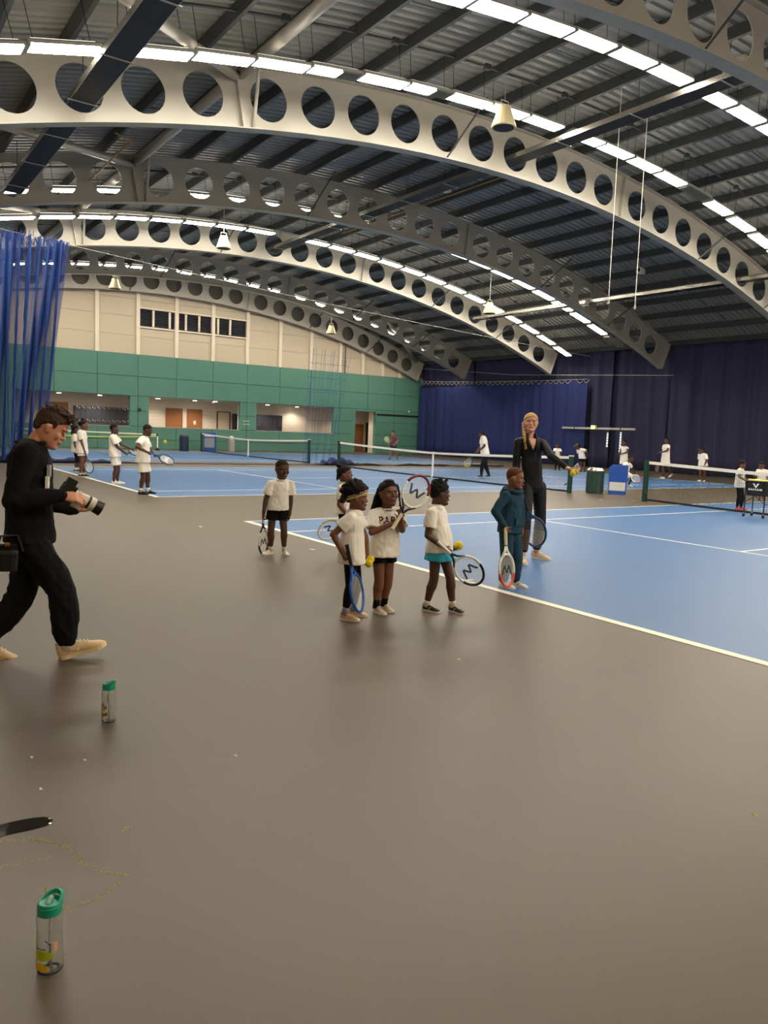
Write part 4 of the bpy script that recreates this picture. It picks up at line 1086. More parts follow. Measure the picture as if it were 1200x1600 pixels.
        mbh.tube(rr, .020*H, n=8, closed=True); mbh.ell(g.neck-g.fs*.075*H-up_*.03*H, (.065*H, .035*H, .06*H), rot=Matrix((g.ls, g.fs, up_)).transposed())
        remesh_obj('hood', mbh, m, root, cv, 3, fold=.003)
        pk = g.pelv+(g.neck-g.pelv)*.24+g.fs*(.085*H)
        MB().box(pk, (.10*H, .02*H, .06*H), Matrix((g.ls, g.fs, up_)).transposed()).build('pouch_pocket', m, topo)
    # lower garment
    b = spec['bottom']; m = b['m']; mb = MB(); bg = b.get('grow', .010)
    mb.loft(torso_rings(g, -.12, b.get('waist', .22), bg*.6, wk=bulk*1.02, rows=5))
    ln = b['len']
    if b.get('skirt'):
        c0 = g.pelv+(g.neck-g.pelv)*.1; rr = []; hz = (g.hip['L']+g.hip['R'])*.5; kn = (g.kn['L']+g.kn['R'])*.5
        for k_ in range(6):
            f = k_/5; c = lerp(c0, lerp(hz, kn, ln), f); q = ring(c, g.lh, g.fh, (.098+.03*f)*H, (.08+.035*f)*H, 40, 2.1)
            rr.append([p+(p-c).normalized()*(.006*H*f*math.sin(i*PI/2.5)) for i, p in enumerate(q)])
        mb.loft(rr)
    else:
        for s in 'LR':
            if ln <= 1:
                e = lerp(g.hip[s], g.kn[s], ln); dr = (g.kn[s]-g.hip[s]).normalized()
                mb.tube([g.hip[s]-dr*.03*H, lerp(g.hip[s], e, .5), e], [.050*H*lr+bg, .052*H*lr+bg*1.2, (.055-.018*ln*b.get('tight', .3))*H*lr+bg*b.get('flare', 1.5)], n=16)
            else:
                mb.caps(g.hip[s], g.kn[s], .051*H*lr+bg, .038*H*lr+bg); e = lerp(g.kn[s], g.an[s], ln-1)
                mb.caps(g.kn[s], lerp(g.kn[s], e, .35), .038*H*lr+bg, .039*H*lr+bg); mb.caps(lerp(g.kn[s], e, .3), e-(e-g.kn[s]).normalized()*.01, .039*H*lr+bg, b.get('cuff', .024)*H*lr+bg, segs=3)
    bo = remesh_obj(b['name'], mb, m, root, cv, 3, fold=b.get('fold', .003), fseed=hash_(key)+3, dec=.8)
    # socks, shoes
    so = spec.get('socks')
    for s in 'LR':
        if so:
            u_ = (g.kn[s]-g.an[s]).normalized(); MB().tube([g.an[s]-u_*.02*H, g.an[s]+u_*so[1]*H*.6, g.an[s]+u_*so[1]*H], [.026*H*lr, .0255*H*lr, .028*H*lr], n=12).build('sock', so[0], root, smooth=True)
        sp = spec['shoe']; add_shoe(g, s, root, sp[0], sp[1], sp[2], near, sp[3] if len(sp) > 3 else 1.)
    g.root, g.body, g.topo, g.bo = root, body, topo, bo
    return g
def hash_(k): return sum(ord(c)*(i+1) for i, c in enumerate(k)) % 97
# ---- hair
def hair_cap(g, m, k=1.045, front=.80, back=.18, thick=.03, extra=None, name='hair', vox=None, bump=0.):
    """scalp hair: head shell kept above a plane sloping from the hairline down to the nape"""
    hf = g.hf; h = hf.h; mb = MB(); rr = []
    prof = [p for p in HEADP]
    for t, w, fr, bk in prof:
        zf, zb = front, back
        cc = []
        c = hf.P(0, (fr-bk)/2*.92, .5+(t-.5)*1.0)
        rr.append((t, ring(c, hf.l, hf.f, (w+thick)*h, ((fr+bk)/2*.92+thick)*h, 24, 2.2)))
    rings = [r for t, r in rr]; top = [[p+hf.u*thick*h*.6 for p in rings[-1]]]
    me = MB().loft(rings+top).mesh('tmp'); bm = bmesh.new(); bm.from_mesh(me); bpy.data.meshes.remove(me)
    pf, pb = hf.P(0, .38, front), hf.P(0, -.45, back)
    n = (pf-pb).normalized().cross(hf.l); 
    if n.dot(hf.u) < 0: n = -n
    geom = bm.verts[:]+bm.edges[:]+bm.faces[:]
    r = bmesh.ops.bisect_plane(bm, geom=geom, plane_co=pf, plane_no=n, clear_inner=True)
    bmesh.ops.holes_fill(bm, edges=[e for e in bm.edges if e.is_boundary])
    mb.v = [tuple(v.co) for v in bm.verts]; bm.verts.index_update(); mb.f = [tuple(v.index for v in f.verts) for f in bm.faces]; bm.free()
    if extra: extra(mb, hf, h)
    return remesh_obj(name, mb, m, g.root, vox or (.004 if h < .2 else .0055), 2, fold=bump, fscale=(60, 60, 60), dec=.8)
PEOPLE = {
 'boy': {'base':[3.19,-1.01],'rot':1.0934,'H':1.17,'head':[0.036,-0.0,1.062],'neck':[0.024,-0.0,0.92],'pelv':[-0.008,-0.0,0.567],'phi_s':15,'phi_h':10,'hy':28,'hp':10,'hr':0,'sh':{'R':[-0.089,-0.03,0.885],'L':[0.137,0.03,0.885]},'el':{'R':[-0.155,-0.05,0.688],'L':[0.152,0.011,0.678]},'ha':{'R':[-0.177,-0.071,0.507],'L':[0.14,-0.01,0.496]},'hip':{'R':[-0.062,-0.01,0.567],'L':[0.046,0.01,0.567]},'an':{'R':[-0.084,-0.0,0.039],'L':[0.086,-0.0,0.034]},'ft':{'R':[-45,0],'L':[20,0]},'hh':0.236},
 'hidden': {'base':[3.68,-0.28],'rot':1.0012,'H':1.17,'head':[-0.07,0.0,1.029],'neck':[-0.081,0.0,0.902],'pelv':[-0.059,0.0,0.567],'phi_s':80,'phi_h':80,'hy':78,'hp':-5,'hr':0,'sh':{'R':[-0.103,-0.121,0.866],'L':[-0.06,0.121,0.866]},'el':{'R':[-0.125,-0.142,0.66],'L':[-0.013,0.102,0.664]},'ha':{'R':[-0.005,-0.156,0.531],'L':[0.082,0.084,0.509]},'hip':{'R':[-0.068,-0.054,0.567],'L':[-0.049,0.054,0.567]},'an':{'R':[-0.06,-0.05,0.038],'L':[0.036,0.07,0.022]},'ft':{'R':[80,0],'L':[80,0]},'hh':0.222},
 'headband': {'base':[6.36,-1.95],'rot':0.9951,'H':1.1,'head':[0.024,0.0,1.016],'neck':[-0.001,-0.0,0.893],'pelv':[-0.007,0.0,0.533],'phi_s':78,'phi_h':78,'hy':82,'hp':4,'hr':0,'sh':{'R':[-0.022,-0.102,0.86],'L':[0.021,0.102,0.86]},'el':{'R':[-0.162,-0.125,0.724],'L':[0.101,0.076,0.683]},'ha':{'R':[-0.079,-0.148,0.574],'L':[0.123,0.048,0.515]},'hip':{'R':[-0.017,-0.051,0.533],'L':[0.004,0.051,0.533]},'an':{'R':[-0.047,-0.06,0.079],'L':[0.023,0.1,0.054]},'ft':{'R':[72,0],'L':[72,0]},'hh':0.203},
 'paris': {'base':[6.28,-1.58],'rot':0.9547,'H':1.12,'head':[0.024,-0.0,1.041],'neck':[0.013,-0.0,0.902],'pelv':[-0.002,-0.0,0.543],'phi_s':30,'phi_h':35,'hy':32,'hp':-4,'hr':0,'sh':{'R':[-0.094,-0.062,0.869],'L':[0.12,0.062,0.869]},'el':{'R':[-0.104,-0.17,0.719],'L':[0.154,-0.064,0.737]},'ha':{'R':[0.055,-0.163,0.792],'L':[0.134,-0.164,0.864]},'hip':{'R':[-0.045,-0.03,0.543],'L':[0.041,0.03,0.543]},'an':{'R':[-0.043,-0.03,0.067],'L':[0.023,0.06,0.067]},'ft':{'R':[38,0],'L':[40,0]},'hh':0.221},
 'skirt': {'base':[6.5,-1.08],'rot':0.8752,'H':1.14,'head':[-0.062,0.0,1.05],'neck':[-0.09,-0.0,0.924],'pelv':[-0.047,-0.0,0.553],'phi_s':72,'phi_h':60,'hy':105,'hp':2,'hr':0,'sh':{'R':[-0.123,-0.103,0.89],'L':[-0.057,0.103,0.89]},'el':{'R':[-0.148,-0.13,0.69],'L':[-0.01,0.077,0.694]},'ha':{'R':[0.002,-0.145,0.595],'L':[0.079,0.056,0.555]},'hip':{'R':[-0.074,-0.046,0.553],'L':[-0.02,0.046,0.553]},'an':{'R':[-0.13,-0.02,0.079],'L':[0.097,-0.0,0.064]},'ft':{'R':[60,0],'L':[48,0]},'hh':0.214},
 'teal': {'base':[5.98,0.28],'rot':0.7867,'H':1.24,'head':[-0.016,-0.0,1.146],'neck':[-0.034,0.0,1.006],'pelv':[-0.044,-0.0,0.601],'phi_s':55,'phi_h':50,'hy':80,'hp':6,'hr':0,'sh':{'R':[-0.102,-0.096,0.969],'L':[0.034,0.096,0.969]},'el':{'R':[-0.195,-0.181,0.808],'L':[0.064,0.174,0.782]},'ha':{'R':[-0.093,-0.198,0.658],'L':[0.08,0.116,0.612]},'hip':{'R':[-0.081,-0.045,0.601],'L':[-0.006,0.045,0.601]},'an':{'R':[-0.083,-0.03,0.047],'L':[0.046,0.06,0.039]},'ft':{'R':[60,0],'L':[60,0]},'hh':0.226},
 'coach': {'base':[4.77,1.92],'rot':0.7562,'H':1.87,'head':[-0.169,-0.0,1.76],'neck':[-0.161,-0.0,1.556],'pelv':[-0.097,-0.0,0.935],'phi_s':15,'phi_h':20,'hy':5,'hp':0,'hr':0,'sh':{'R':[-0.317,-0.042,1.5],'L':[-0.006,0.042,1.5]},'el':{'R':[-0.325,-0.054,1.19],'L':[0.106,-0.199,1.344]},'ha':{'R':[-0.235,-0.071,0.912],'L':[0.306,-0.33,1.214]},'hip':{'R':[-0.176,-0.029,0.935],'L':[-0.017,0.029,0.935]},'an':{'R':[-0.168,-0.35,0.124],'L':[-0.004,0.05,0.102]},'ft':{'R':[8,0],'L':[62,0]},'hh':0.244},
 'photographer': {'base':[6.39,-4.39],'rot':1.382,'H':1.76,'head':[0.085,-0.0,1.517],'neck':[-0.035,0.0,1.404],'pelv':[-0.047,0.0,0.814],'phi_s':82,'phi_h':82,'hy':80,'hp':32,'hr':0,'sh':{'R':[-0.062,-0.192,1.351],'L':[-0.008,0.192,1.351]},'el':{'R':[-0.135,-0.221,1.066],'L':[0.005,0.159,1.039]},'ha':{'R':[0.139,-0.227,1.096],'L':[0.234,0.243,0.964]},'hip':{'R':[-0.059,-0.084,0.814],'L':[-0.035,0.084,0.814]},'an':{'R':[0.169,-0.05,0.104],'L':[-0.319,0.12,0.1]},'ft':{'R':[85,16],'L':[85,-14]},'hh':0.253,'slack':1.03},
 'k1': {'base':[-12.77,0.38],'rot':1.3386,'H':1.38,'head':[-0.019,-0.0,1.275],'neck':[-0.037,-0.0,1.121],'pelv':[-0.003,0.0,0.669],'phi_s':85,'phi_h':85,'hy':85,'hp':5,'hr':0,'sh':{'R':[-0.05,-0.144,1.079],'L':[-0.025,0.144,1.079]},'el':{'R':[-0.038,-0.19,0.856],'L':[0.034,0.138,0.849]},'ha':{'R':[0.022,-0.198,0.649],'L':[0.094,0.129,0.642]},'hip':{'R':[-0.008,-0.065,0.669],'L':[0.003,0.065,0.669]},'an':{'R':[-0.022,-0.05,0.08],'L':[0.05,0.08,0.054]},'ft':{'R':[85,0],'L':[85,0]},'hh':0.269},
 'k2': {'base':[-10.56,0.01],'rot':1.3321,'H':1.52,'head':[0.047,-0.0,1.432],'neck':[-0.01,0.0,1.272],'pelv':[-0.003,0.0,0.737],'phi_s':70,'phi_h':70,'hy':80,'hp':0,'hr':0,'sh':{'R':[-0.065,-0.15,1.226],'L':[0.044,0.15,1.226]},'el':{'R':[-0.007,-0.157,0.962],'L':[0.08,0.143,0.972]},'ha':{'R':[0.059,-0.167,0.733],'L':[0.108,0.134,0.736]},'hip':{'R':[-0.028,-0.067,0.737],'L':[0.021,0.067,0.737]},'an':{'R':[-0.045,-0.05,0.074],'L':[0.046,0.1,0.083]},'ft':{'R':[70,0],'L':[70,0]},'hh':0.281},
 'k3': {'base':[-8.02,0.22],'rot':1.2928,'H':1.48,'head':[-0.054,-0.0,1.379],'neck':[-0.076,0.0,1.219],'pelv':[-0.037,0.0,0.718],'phi_s':80,'phi_h':80,'hy':85,'hp':0,'hr':0,'sh':{'R':[-0.103,-0.153,1.174],'L':[-0.049,0.153,1.174]},'el':{'R':[0.021,-0.161,0.942],'L':[0.122,0.147,0.997]},'ha':{'R':[0.202,-0.168,0.798],'L':[0.33,0.14,0.895]},'hip':{'R':[-0.049,-0.069,0.718],'L':[-0.025,0.069,0.718]},'an':{'R':[-0.059,-0.05,0.084],'L':[0.025,0.1,0.074]},'ft':{'R':[80,0],'L':[80,0]},'hh':0.255},
 'k4': {'base':[-5.13,0.03],'rot':1.2583,'H':1.52,'head':[0.029,0.0,1.403],'neck':[-0.043,0.0,1.248],'pelv':[-0.06,0.0,0.737],'phi_s':75,'phi_h':75,'hy':85,'hp':18,'hr':0,'sh':{'R':[-0.085,-0.154,1.202],'L':[-0.002,0.154,1.202]},'el':{'R':[-0.185,-0.321,1.044],'L':[0.066,0.201,0.965]},'ha':{'R':[0.026,-0.326,0.934],'L':[0.163,0.377,0.876]},'hip':{'R':[-0.079,-0.069,0.737],'L':[-0.042,0.069,0.737]},'an':{'R':[-0.103,-0.08,0.062],'L':[0.045,0.12,0.075]},'ft':{'R':[70,0],'L':[75,0]},'hh':0.251},
 'maroon': {'base':[-23.42,19.91],'rot':0.946,'H':1.7,'head':[-0.1,-0.0,1.5],'neck':[-0.039,0.0,1.324],'pelv':[-0.033,-0.0,0.825],'phi_s':-35,'phi_h':-30,'hy':-35,'hp':0,'hr':0,'sh':{'R':[-0.185,0.102,1.273],'L':[0.107,-0.102,1.273]},'el':{'R':[-0.191,-0.122,1.105],'L':[0.167,-0.302,1.085]},'ha':{'R':[-0.29,-0.186,0.888],'L':[0.031,-0.4,0.904]},'hip':{'R':[-0.102,0.04,0.825],'L':[0.036,-0.04,0.825]},'an':{'R':[-0.223,-0.05,0.083],'L':[0.21,0.05,0.061]},'ft':{'R':[-40,0],'L':[0,0]},'hh':0.287},
 'man': {'base':[-9.87,14.39],'rot':0.8278,'H':1.75,'head':[-0.202,0.0,1.627],'neck':[-0.126,-0.0,1.535],'pelv':[-0.017,-0.0,0.849],'phi_s':-80,'phi_h':-75,'hy':-80,'hp':8,'hr':0,'sh':{'L':[-0.094,-0.181,1.482],'R':[-0.158,0.181,1.482]},'el':{'L':[-0.059,-0.185,1.18],'R':[-0.18,0.177,1.171]},'ha':{'L':[-0.263,-0.191,0.997],'R':[-0.351,0.17,0.957]},'hip':{'L':[0.005,-0.079,0.849],'R':[-0.038,0.079,0.849]},'an':{'L':[-0.121,-0.1,0.072],'R':[0.166,0.15,0.072]},'ft':{'L':[-75,0],'R':[-60,0]},'hh':0.243},
 'kid_a': {'base':[-14.6,23.6],'rot':0.7361,'H':1.28,'head':[-0.088,-0.0,1.226],'neck':[-0.078,-0.0,1.068],'pelv':[-0.048,0.0,0.621],'phi_s':5,'phi_h':5,'hy':0,'hp':0,'hr':0,'sh':{'R':[-0.212,-0.012,1.03],'L':[0.056,0.012,1.03]},'el':{'R':[-0.22,-0.155,0.875],'L':[0.087,-0.142,0.888]},'ha':{'R':[-0.208,-0.16,0.675],'L':[0.099,-0.146,0.688]},'hip':{'R':[-0.108,-0.005,0.621],'L':[0.012,0.005,0.621]},'an':{'R':[-0.111,-0.0,0.069],'L':[0.075,0.0,0.078]},'ft':{'R':[-10,0],'L':[10,0]},'hh':0.252},
 'kid_b': {'base':[-13.6,24.0],'rot':0.7101,'H':1.4,'head':[-0.152,-0.0,1.237],'neck':[0.007,-0.0,1.12],'pelv':[0.127,-0.0,0.679],'phi_s':-30,'phi_h':-10,'hy':-40,'hp':-35,'hr':-35,'sh':{'R':[-0.121,0.073,1.078],'L':[0.134,-0.074,1.078]},'el':{'R':[-0.066,0.069,0.835],'L':[0.314,-0.202,1.012]},'ha':{'R':[-0.026,0.064,0.62],'L':[0.354,-0.207,0.796]},'hip':{'R':[0.062,0.011,0.679],'L':[0.192,-0.011,0.679]},'an':{'R':[0.102,-0.0,0.095],'L':[0.283,0.0,0.104]},'ft':{'R':[-20,0],'L':[10,0]},'hh':0.316},
 'kid_c': {'base':[-11.2,24.5],'rot':0.6531,'H':1.45,'head':[-0.195,-0.0,1.485],'neck':[-0.168,-0.0,1.307],'pelv':[-0.144,0.0,0.703],'phi_s':-30,'phi_h':-25,'hy':-35,'hp':0,'hr':0,'sh':{'R':[-0.3,0.076,1.264],'L':[-0.036,-0.076,1.264]},'el':{'R':[-0.337,-0.048,1.062],'L':[0.004,-0.224,1.08]},'ha':{'R':[-0.386,-0.232,0.974],'L':[-0.206,-0.226,0.995]},'hip':{'R':[-0.206,0.029,0.703],'L':[-0.082,-0.029,0.703]},'an':{'R':[-0.161,0.0,0.144],'L':[0.01,-0.0,0.153]},'ft':{'R':[-40,0],'L':[-20,0]},'hh':0.301},
 'kid_run': {'base':[-5.38,16.86],'rot':0.6538,'H':1.32,'head':[0.144,-0.0,0.987],'neck':[0.028,-0.0,0.826],'pelv':[-0.03,0.0,0.475],'phi_s':60,'phi_h':60,'hy':75,'hp':10,'hr':0,'sh':{'R':[-0.042,-0.12,0.786],'L':[0.097,0.12,0.786]},'el':{'R':[-0.085,-0.264,0.629],'L':[0.189,0.26,0.648]},'ha':{'R':[-0.012,-0.363,0.482],'L':[0.286,0.32,0.494]},'hip':{'R':[-0.061,-0.054,0.475],'L':[0.001,0.054,0.475]},'an':{'R':[-0.156,-0.1,0.086],'L':[0.123,0.1,0.057]},'ft':{'R':[75,-10],'L':[75,0]},'hh':0.231,'bend':0.93},
 'kid_d': {'base':[-9.0,24.0],'rot':0.6129,'H':1.62,'head':[0.153,0.0,1.646],'neck':[0.152,0.0,1.479],'pelv':[0.159,-0.0,0.786],'phi_s':-55,'phi_h':-45,'hy':-30,'hp':0,'hr':0,'sh':{'L':[0.25,-0.139,1.43],'R':[0.055,0.139,1.43]},'el':{'L':[0.208,-0.315,1.233],'R':[0.028,0.256,1.191]},'ha':{'L':[-0.029,-0.317,1.143],'R':[-0.152,0.373,1.097]},'hip':{'R':[0.106,0.054,0.786],'L':[0.213,-0.054,0.786]},'an':{'R':[0.133,0.0,0.104],'L':[0.418,0.3,0.221]},'ft':{'R':[-55,0],'L':[-40,-35]},'hh':0.279},
 'kid_e': {'base':[-7.5,23.9],'rot':0.5795,'H':1.5,'head':[0.369,-0.0,1.312],'neck':[0.43,0.0,1.167],'pelv':[0.475,-0.0,0.728],'phi_s':-40,'phi_h':-30,'hy':-60,'hp':12,'hr':0,'sh':{'L':[0.551,-0.101,1.122],'R':[0.31,0.101,1.122]},'el':{'L':[0.599,-0.145,0.883],'R':[0.329,0.096,0.865]},'ha':{'L':[0.525,-0.15,0.66],'R':[0.346,0.119,0.649]},'hip':{'R':[0.414,0.035,0.728],'L':[0.536,-0.035,0.728]},'an':{'R':[0.414,-0.0,0.063],'L':[0.589,0.0,0.06]},'ft':{'R':[-35,0],'L':[-20,0]},'hh':0.298},
 'girl_net': {'base':[1.37,12.53],'rot':0.5216,'H':1.2,'head':[-0.031,-0.0,1.118],'neck':[-0.057,-0.0,1.0],'pelv':[-0.049,-0.0,0.582],'phi_s':75,'phi_h':75,'hy':75,'hp':15,'hr':0,'sh':{'R':[-0.089,-0.122,0.964],'L':[-0.024,0.122,0.964]},'el':{'R':[-0.07,-0.257,0.821],'L':[0.022,0.236,0.808]},'ha':{'R':[0.055,-0.36,0.755],'L':[0.113,0.37,0.745]},'hip':{'R':[-0.063,-0.054,0.582],'L':[-0.034,0.054,0.582]},'an':{'R':[-0.069,-0.04,0.076],'L':[0.022,0.06,0.092]},'ft':{'R':[75,0],'L':[75,0]},'hh':0.205},
 'child_cart': {'base':[-0.01,15.99],'rot':0.5,'H':1.08,'head':[-0.068,-0.0,1.037],'neck':[-0.041,-0.0,0.911],'pelv':[-0.022,0.0,0.524],'phi_s':-15,'phi_h':-10,'hy':-25,'hp':22,'hr':0,'sh':{'R':[-0.151,0.029,0.878],'L':[0.068,-0.029,0.878]},'el':{'R':[-0.171,0.022,0.687],'L':[0.106,-0.036,0.703]},'ha':{'R':[-0.238,-0.115,0.721],'L':[0.131,-0.151,0.6]},'hip':{'R':[-0.072,0.009,0.524],'L':[0.028,-0.009,0.524]},'an':{'R':[-0.038,0.0,0.052],'L':[0.06,0.0,0.06]},'ft':{'R':[-10,0],'L':[10,0]},'hh':0.22},
}
RACKETS = {
 'boy': {'butt':[3.148,-1.201,0.554],'tip':[3.15,-1.175,0.004],'n':[0.823,0.568,0.0],'L':0.551},
 'hidden': {'butt':[3.808,-0.303,0.553],'tip':[3.589,-0.645,0.262],'n':[0.909,-0.417,0.0],'L':0.499},
 'headband': {'butt':[6.476,-2.083,0.644],'tip':[6.491,-1.932,0.087],'n':[0.798,0.602,0.0],'L':0.577},
 'paris': {'butt':[6.542,-1.659,0.803],'tip':[6.535,-1.358,1.196],'n':[0.918,-0.396,0.0],'L':0.495},
 'skirt': {'butt':[6.633,-1.17,0.584],'tip':[6.806,-0.901,0.308],'n':[0.884,-0.467,0.0],'L':0.422},
 'teal': {'butt':[6.063,0.08,0.639],'tip':[6.147,0.066,0.056],'n':[0.985,0.175,0.0],'L':0.59},
 'coach': {'butt':[4.829,1.522,0.925],'tip':[4.959,1.754,0.212],'n':[0.851,-0.525,0.0],'L':0.761},
 'k2': {'butt':[-10.425,0.058,0.716],'tip':[-10.394,0.186,0.118],'n':[0.994,0.11,0.0],'L':0.612},
 'k3': {'butt':[-7.818,0.383,0.769],'tip':[-8.172,0.78,0.825],'n':[0.19,0.982,0.9],'L':0.535},
 'k4': {'butt':[-4.975,0.021,0.935],'tip':[-4.853,0.563,0.71],'n':[0.999,0.037,0.9],'L':0.6},
 'maroon': {'butt':[-23.428,19.557,0.924],'tip':[-23.398,19.257,1.272],'n':[0.962,-0.272,0.0],'L':0.461},
 'man': {'butt':[-9.964,13.992,0.953],'tip':[-10.144,13.648,0.414],'n':[0.843,-0.538,0.0],'L':0.665},
 'kid_b': {'butt':[-13.529,23.863,0.592],'tip':[-13.574,23.759,0.06],'n':[0.944,-0.331,0.0],'L':0.544},
 'kid_run': {'butt':[-5.317,16.719,0.517],'tip':[-4.853,17.012,0.217],'n':[0.887,-0.462,0.0],'L':0.625},
 'kid_d': {'butt':[-9.044,23.847,1.104],'tip':[-9.139,23.902,0.257],'n':[0.996,-0.085,0.0],'L':0.854},
}
BALLS = {'headband_a': [6.418, -1.824, 0.47], 'headband_b': [6.409, -1.8, 0.5], 'skirt': [6.542, -0.951, 0.59], 'coach_a': [5.318, 1.887, 1.15], 'coach_b': [5.332, 1.927, 1.174]}
PCAM = {'a': [6.56, -4.246, 1.115], 'b': [6.58, -4.035, 0.998]}
# ------------------------------------------------------------------ rackets
def racket(key, label, frame_m, tip_m, grip_m, logo_m=None, L=None, string=(225, 225, 220), throat_m=None):
    r = RACKETS[key]; b, t, n = V(r['butt']), V(r['tip']), V(r['n'])
    z = (t-b).normalized(); L = L or max(.50, min(.69, r['L'])); b = t-z*L
    n = (n-z*n.dot(z)).normalized(); x = n.cross(z)
    e = empty('tennis_racket', b, 0, label, 'racket'); e.rotation_mode = 'QUATERNION'
    e.rotation_quaternion = Matrix((x, n, z)).transposed().to_quaternion()
    hl, hw = .275*L, .208*L
    cz = L-hl
    def E(a): return V((hw*math.cos(a)*(1-.06*math.sin(a)), 0, cz+hl*math.sin(a)))
    N = 40; pts = [E(-PI/2+2*PI*k/N) for k in range(N)]
    up_ = [E(a) for a in [PI*.06+PI*.88*k/20 for k in range(21)]]; lo = [E(a) for a in [PI*.94+PI*1.12*k/24 for k in range(25)]]
    fr = .0115*L/.55
    MB().tube(lo, fr, n=8).build('frame', frame_m, e, smooth=True)
    MB().tube(up_, fr*1.08, n=8).build('bumper', tip_m, e, smooth=True)
    tm = throat_m or frame_m
    for sx in (-1, 1):
        a = -PI/2+sx*.62; MB().tube([E(a), V((sx*.022, 0, cz-hl-.05*L)), V((sx*.008, 0, cz-hl-.12*L))], [fr, fr*.95, fr*.95], n=8).build('throat', tm, e, smooth=True)
    MB().tube([(0, 0, .30*L), (0, 0, cz-hl-.10*L)], [fr*1.35, fr*1.2], n=8).build('shaft', tm, e, smooth=True)
    g_ = MB().tube([(0, 0, 0), (0, 0, .012), (0, 0, .30*L)], [fr*1.6, fr*1.35, fr*1.25], n=8).build('grip', grip_m, e)
    MB().tube([(0, 0, .295*L), (0, 0, .31*L)], fr*1.5, n=8).build('grip_band', m_black, e)
    mb = MB(); w = .0011
    for k in range(-8, 9):
        xx = k*hw/8.6; q = math.sqrt(max(0, 1-(xx/hw)**2))*hl*.98; mb.add([(xx-w, 0, cz-q), (xx+w, 0, cz-q), (xx+w, 0, cz+q), (xx-w, 0, cz+q)], [(0, 1, 2, 3)])
    for k in range(-10, 11):
        zz = k*hl/10.6; q = math.sqrt(max(0, 1-(zz/hl)**2))*hw*.98; mb.add([(-q, .001, cz+zz-w), (q, .001, cz+zz-w), (q, .001, cz+zz+w), (-q, .001, cz+zz+w)], [(0, 1, 2, 3)])
    tag(mb.build('string_bed', mat('pale_string_%d' % string[2], string, .4), e, fix=False), kind='stuff')
    if logo_m:      # zigzag emblem stencilled on the strings
        zz = [(-.72, .42), (-.36, -.5), (0, .25), (.36, -.5), (.72, .42)]; zz = [V((a*hw*.85, 0, cz+c*hl*.62)) for a, c in zz]
        mb = MB(); ww = hw*.085
        for p, q in zip(zz[:-1], zz[1:]):
            d_ = V((ww, 0, 0)); mb.add([p-d_-V((0, .0018, 0)), p+d_-V((0, .0018, 0)), q+d_-V((0, .0018, 0)), q-d_-V((0, .0018, 0)), p-d_+V((0, .0018, 0)), p+d_+V((0, .0018, 0)), q+d_+V((0, .0018, 0)), q-d_+V((0, .0018, 0))], [(0, 1, 2, 3), (4, 7, 6, 5), (0, 4, 5, 1), (1, 5, 6, 2), (2, 6, 7, 3), (3, 7, 4, 0)])
        mb.build('string_emblem', logo_m, e)
    return e
pw_ = mat('white_gloss', (236, 232, 222), .3, var=.02, scale=10); ry = mat('yellow_gloss', (228, 206, 40), .3); rr_ = mat('red_gloss', (206, 62, 48), .3); rb = mat('blue_gloss', (38, 96, 186), .3); rk = mat('black_gloss', (20, 20, 24), .3)
rm = mat('maroon_gloss', (130, 36, 48), .3); gw = mat('white_grip', (226, 212, 180), .7, var=.05, scale=40); gb = mat('black_grip', (24, 24, 26), .7, var=.05, scale=40); lg = mat('grey_stencil', (70, 82, 98), .7); lk = mat('black_stencil', (34, 34, 38), .7); rdb = mat('deep_blue_gloss', (22, 58, 92), .3)
racket('boy', 'yellow and white junior racket held beside the boy in black shorts', pw_, rk, gw, lg, .55, throat_m=rk)
racket('hidden', 'yellow throated junior racket behind the girl with the headband', ry, pw_, gb, lg, .52, throat_m=ry)
racket('headband', 'blue junior racket hanging from the hand of the headband girl', rb, rb, gb, None, .58)
racket('paris', 'red and black racket held up by the girl in the PARIS shirt', pw_, rm, gw, lg, .54, throat_m=rk)
racket('skirt', 'white racket with yellow tip held by the girl in the turquoise skirt', pw_, rk, pw_, lg, .52, throat_m=rk)
racket('teal', 'white and red racket hanging in front of the boy in the tracksuit', pw_, rr_, gw, lk, .60)
racket('coach', 'dark blue racket hanging beside the coach', rdb, rdb, gb, None, .68)
racket('k2', 'thin dark racket at the side of the child nearest the far baseline corner', rdb, rdb, gb, None, .62)
racket('k3', 'dark racket held level by the child with white shoes', rk, rk, gb, None, .56)
racket('k4', 'white faced racket held out by the boy in black shoes', rk, rdb, rb, pw_, .60)
racket('maroon', 'bright green racket of the player in maroon', mat('lime_gloss', (190, 214, 110), .4), ry, gb, pw_, .6)
racket('man', 'black and yellow racket of the man in the white shirt', rk, ry, gb, None, .66)
racket('kid_b', 'white racket held low by the child leaning back', pw_, pw_, gb, None, .55)
racket('kid_run', 'white racket swung low by the running child', pw_, rr_, gw, None, .60)
racket('kid_d', 'dark red racket of the child stepping by the curtain', rm, rm, gb, None, .60)
tball(BALLS['headband_a'], .036, 'lower yellow ball in the hand of the headband girl'); tball(BALLS['headband_b'], .034, 'upper yellow ball in the hand of the headband girl')
tball(BALLS['skirt'], .040, 'yellow ball held by the girl in the turquoise skirt')
tball(BALLS['coach_a'], .036, 'lower yellow ball in the outstretched hand of the coach'); tball(BALLS['coach_b'], .034, 'upper yellow ball in the outstretched hand of the coach')

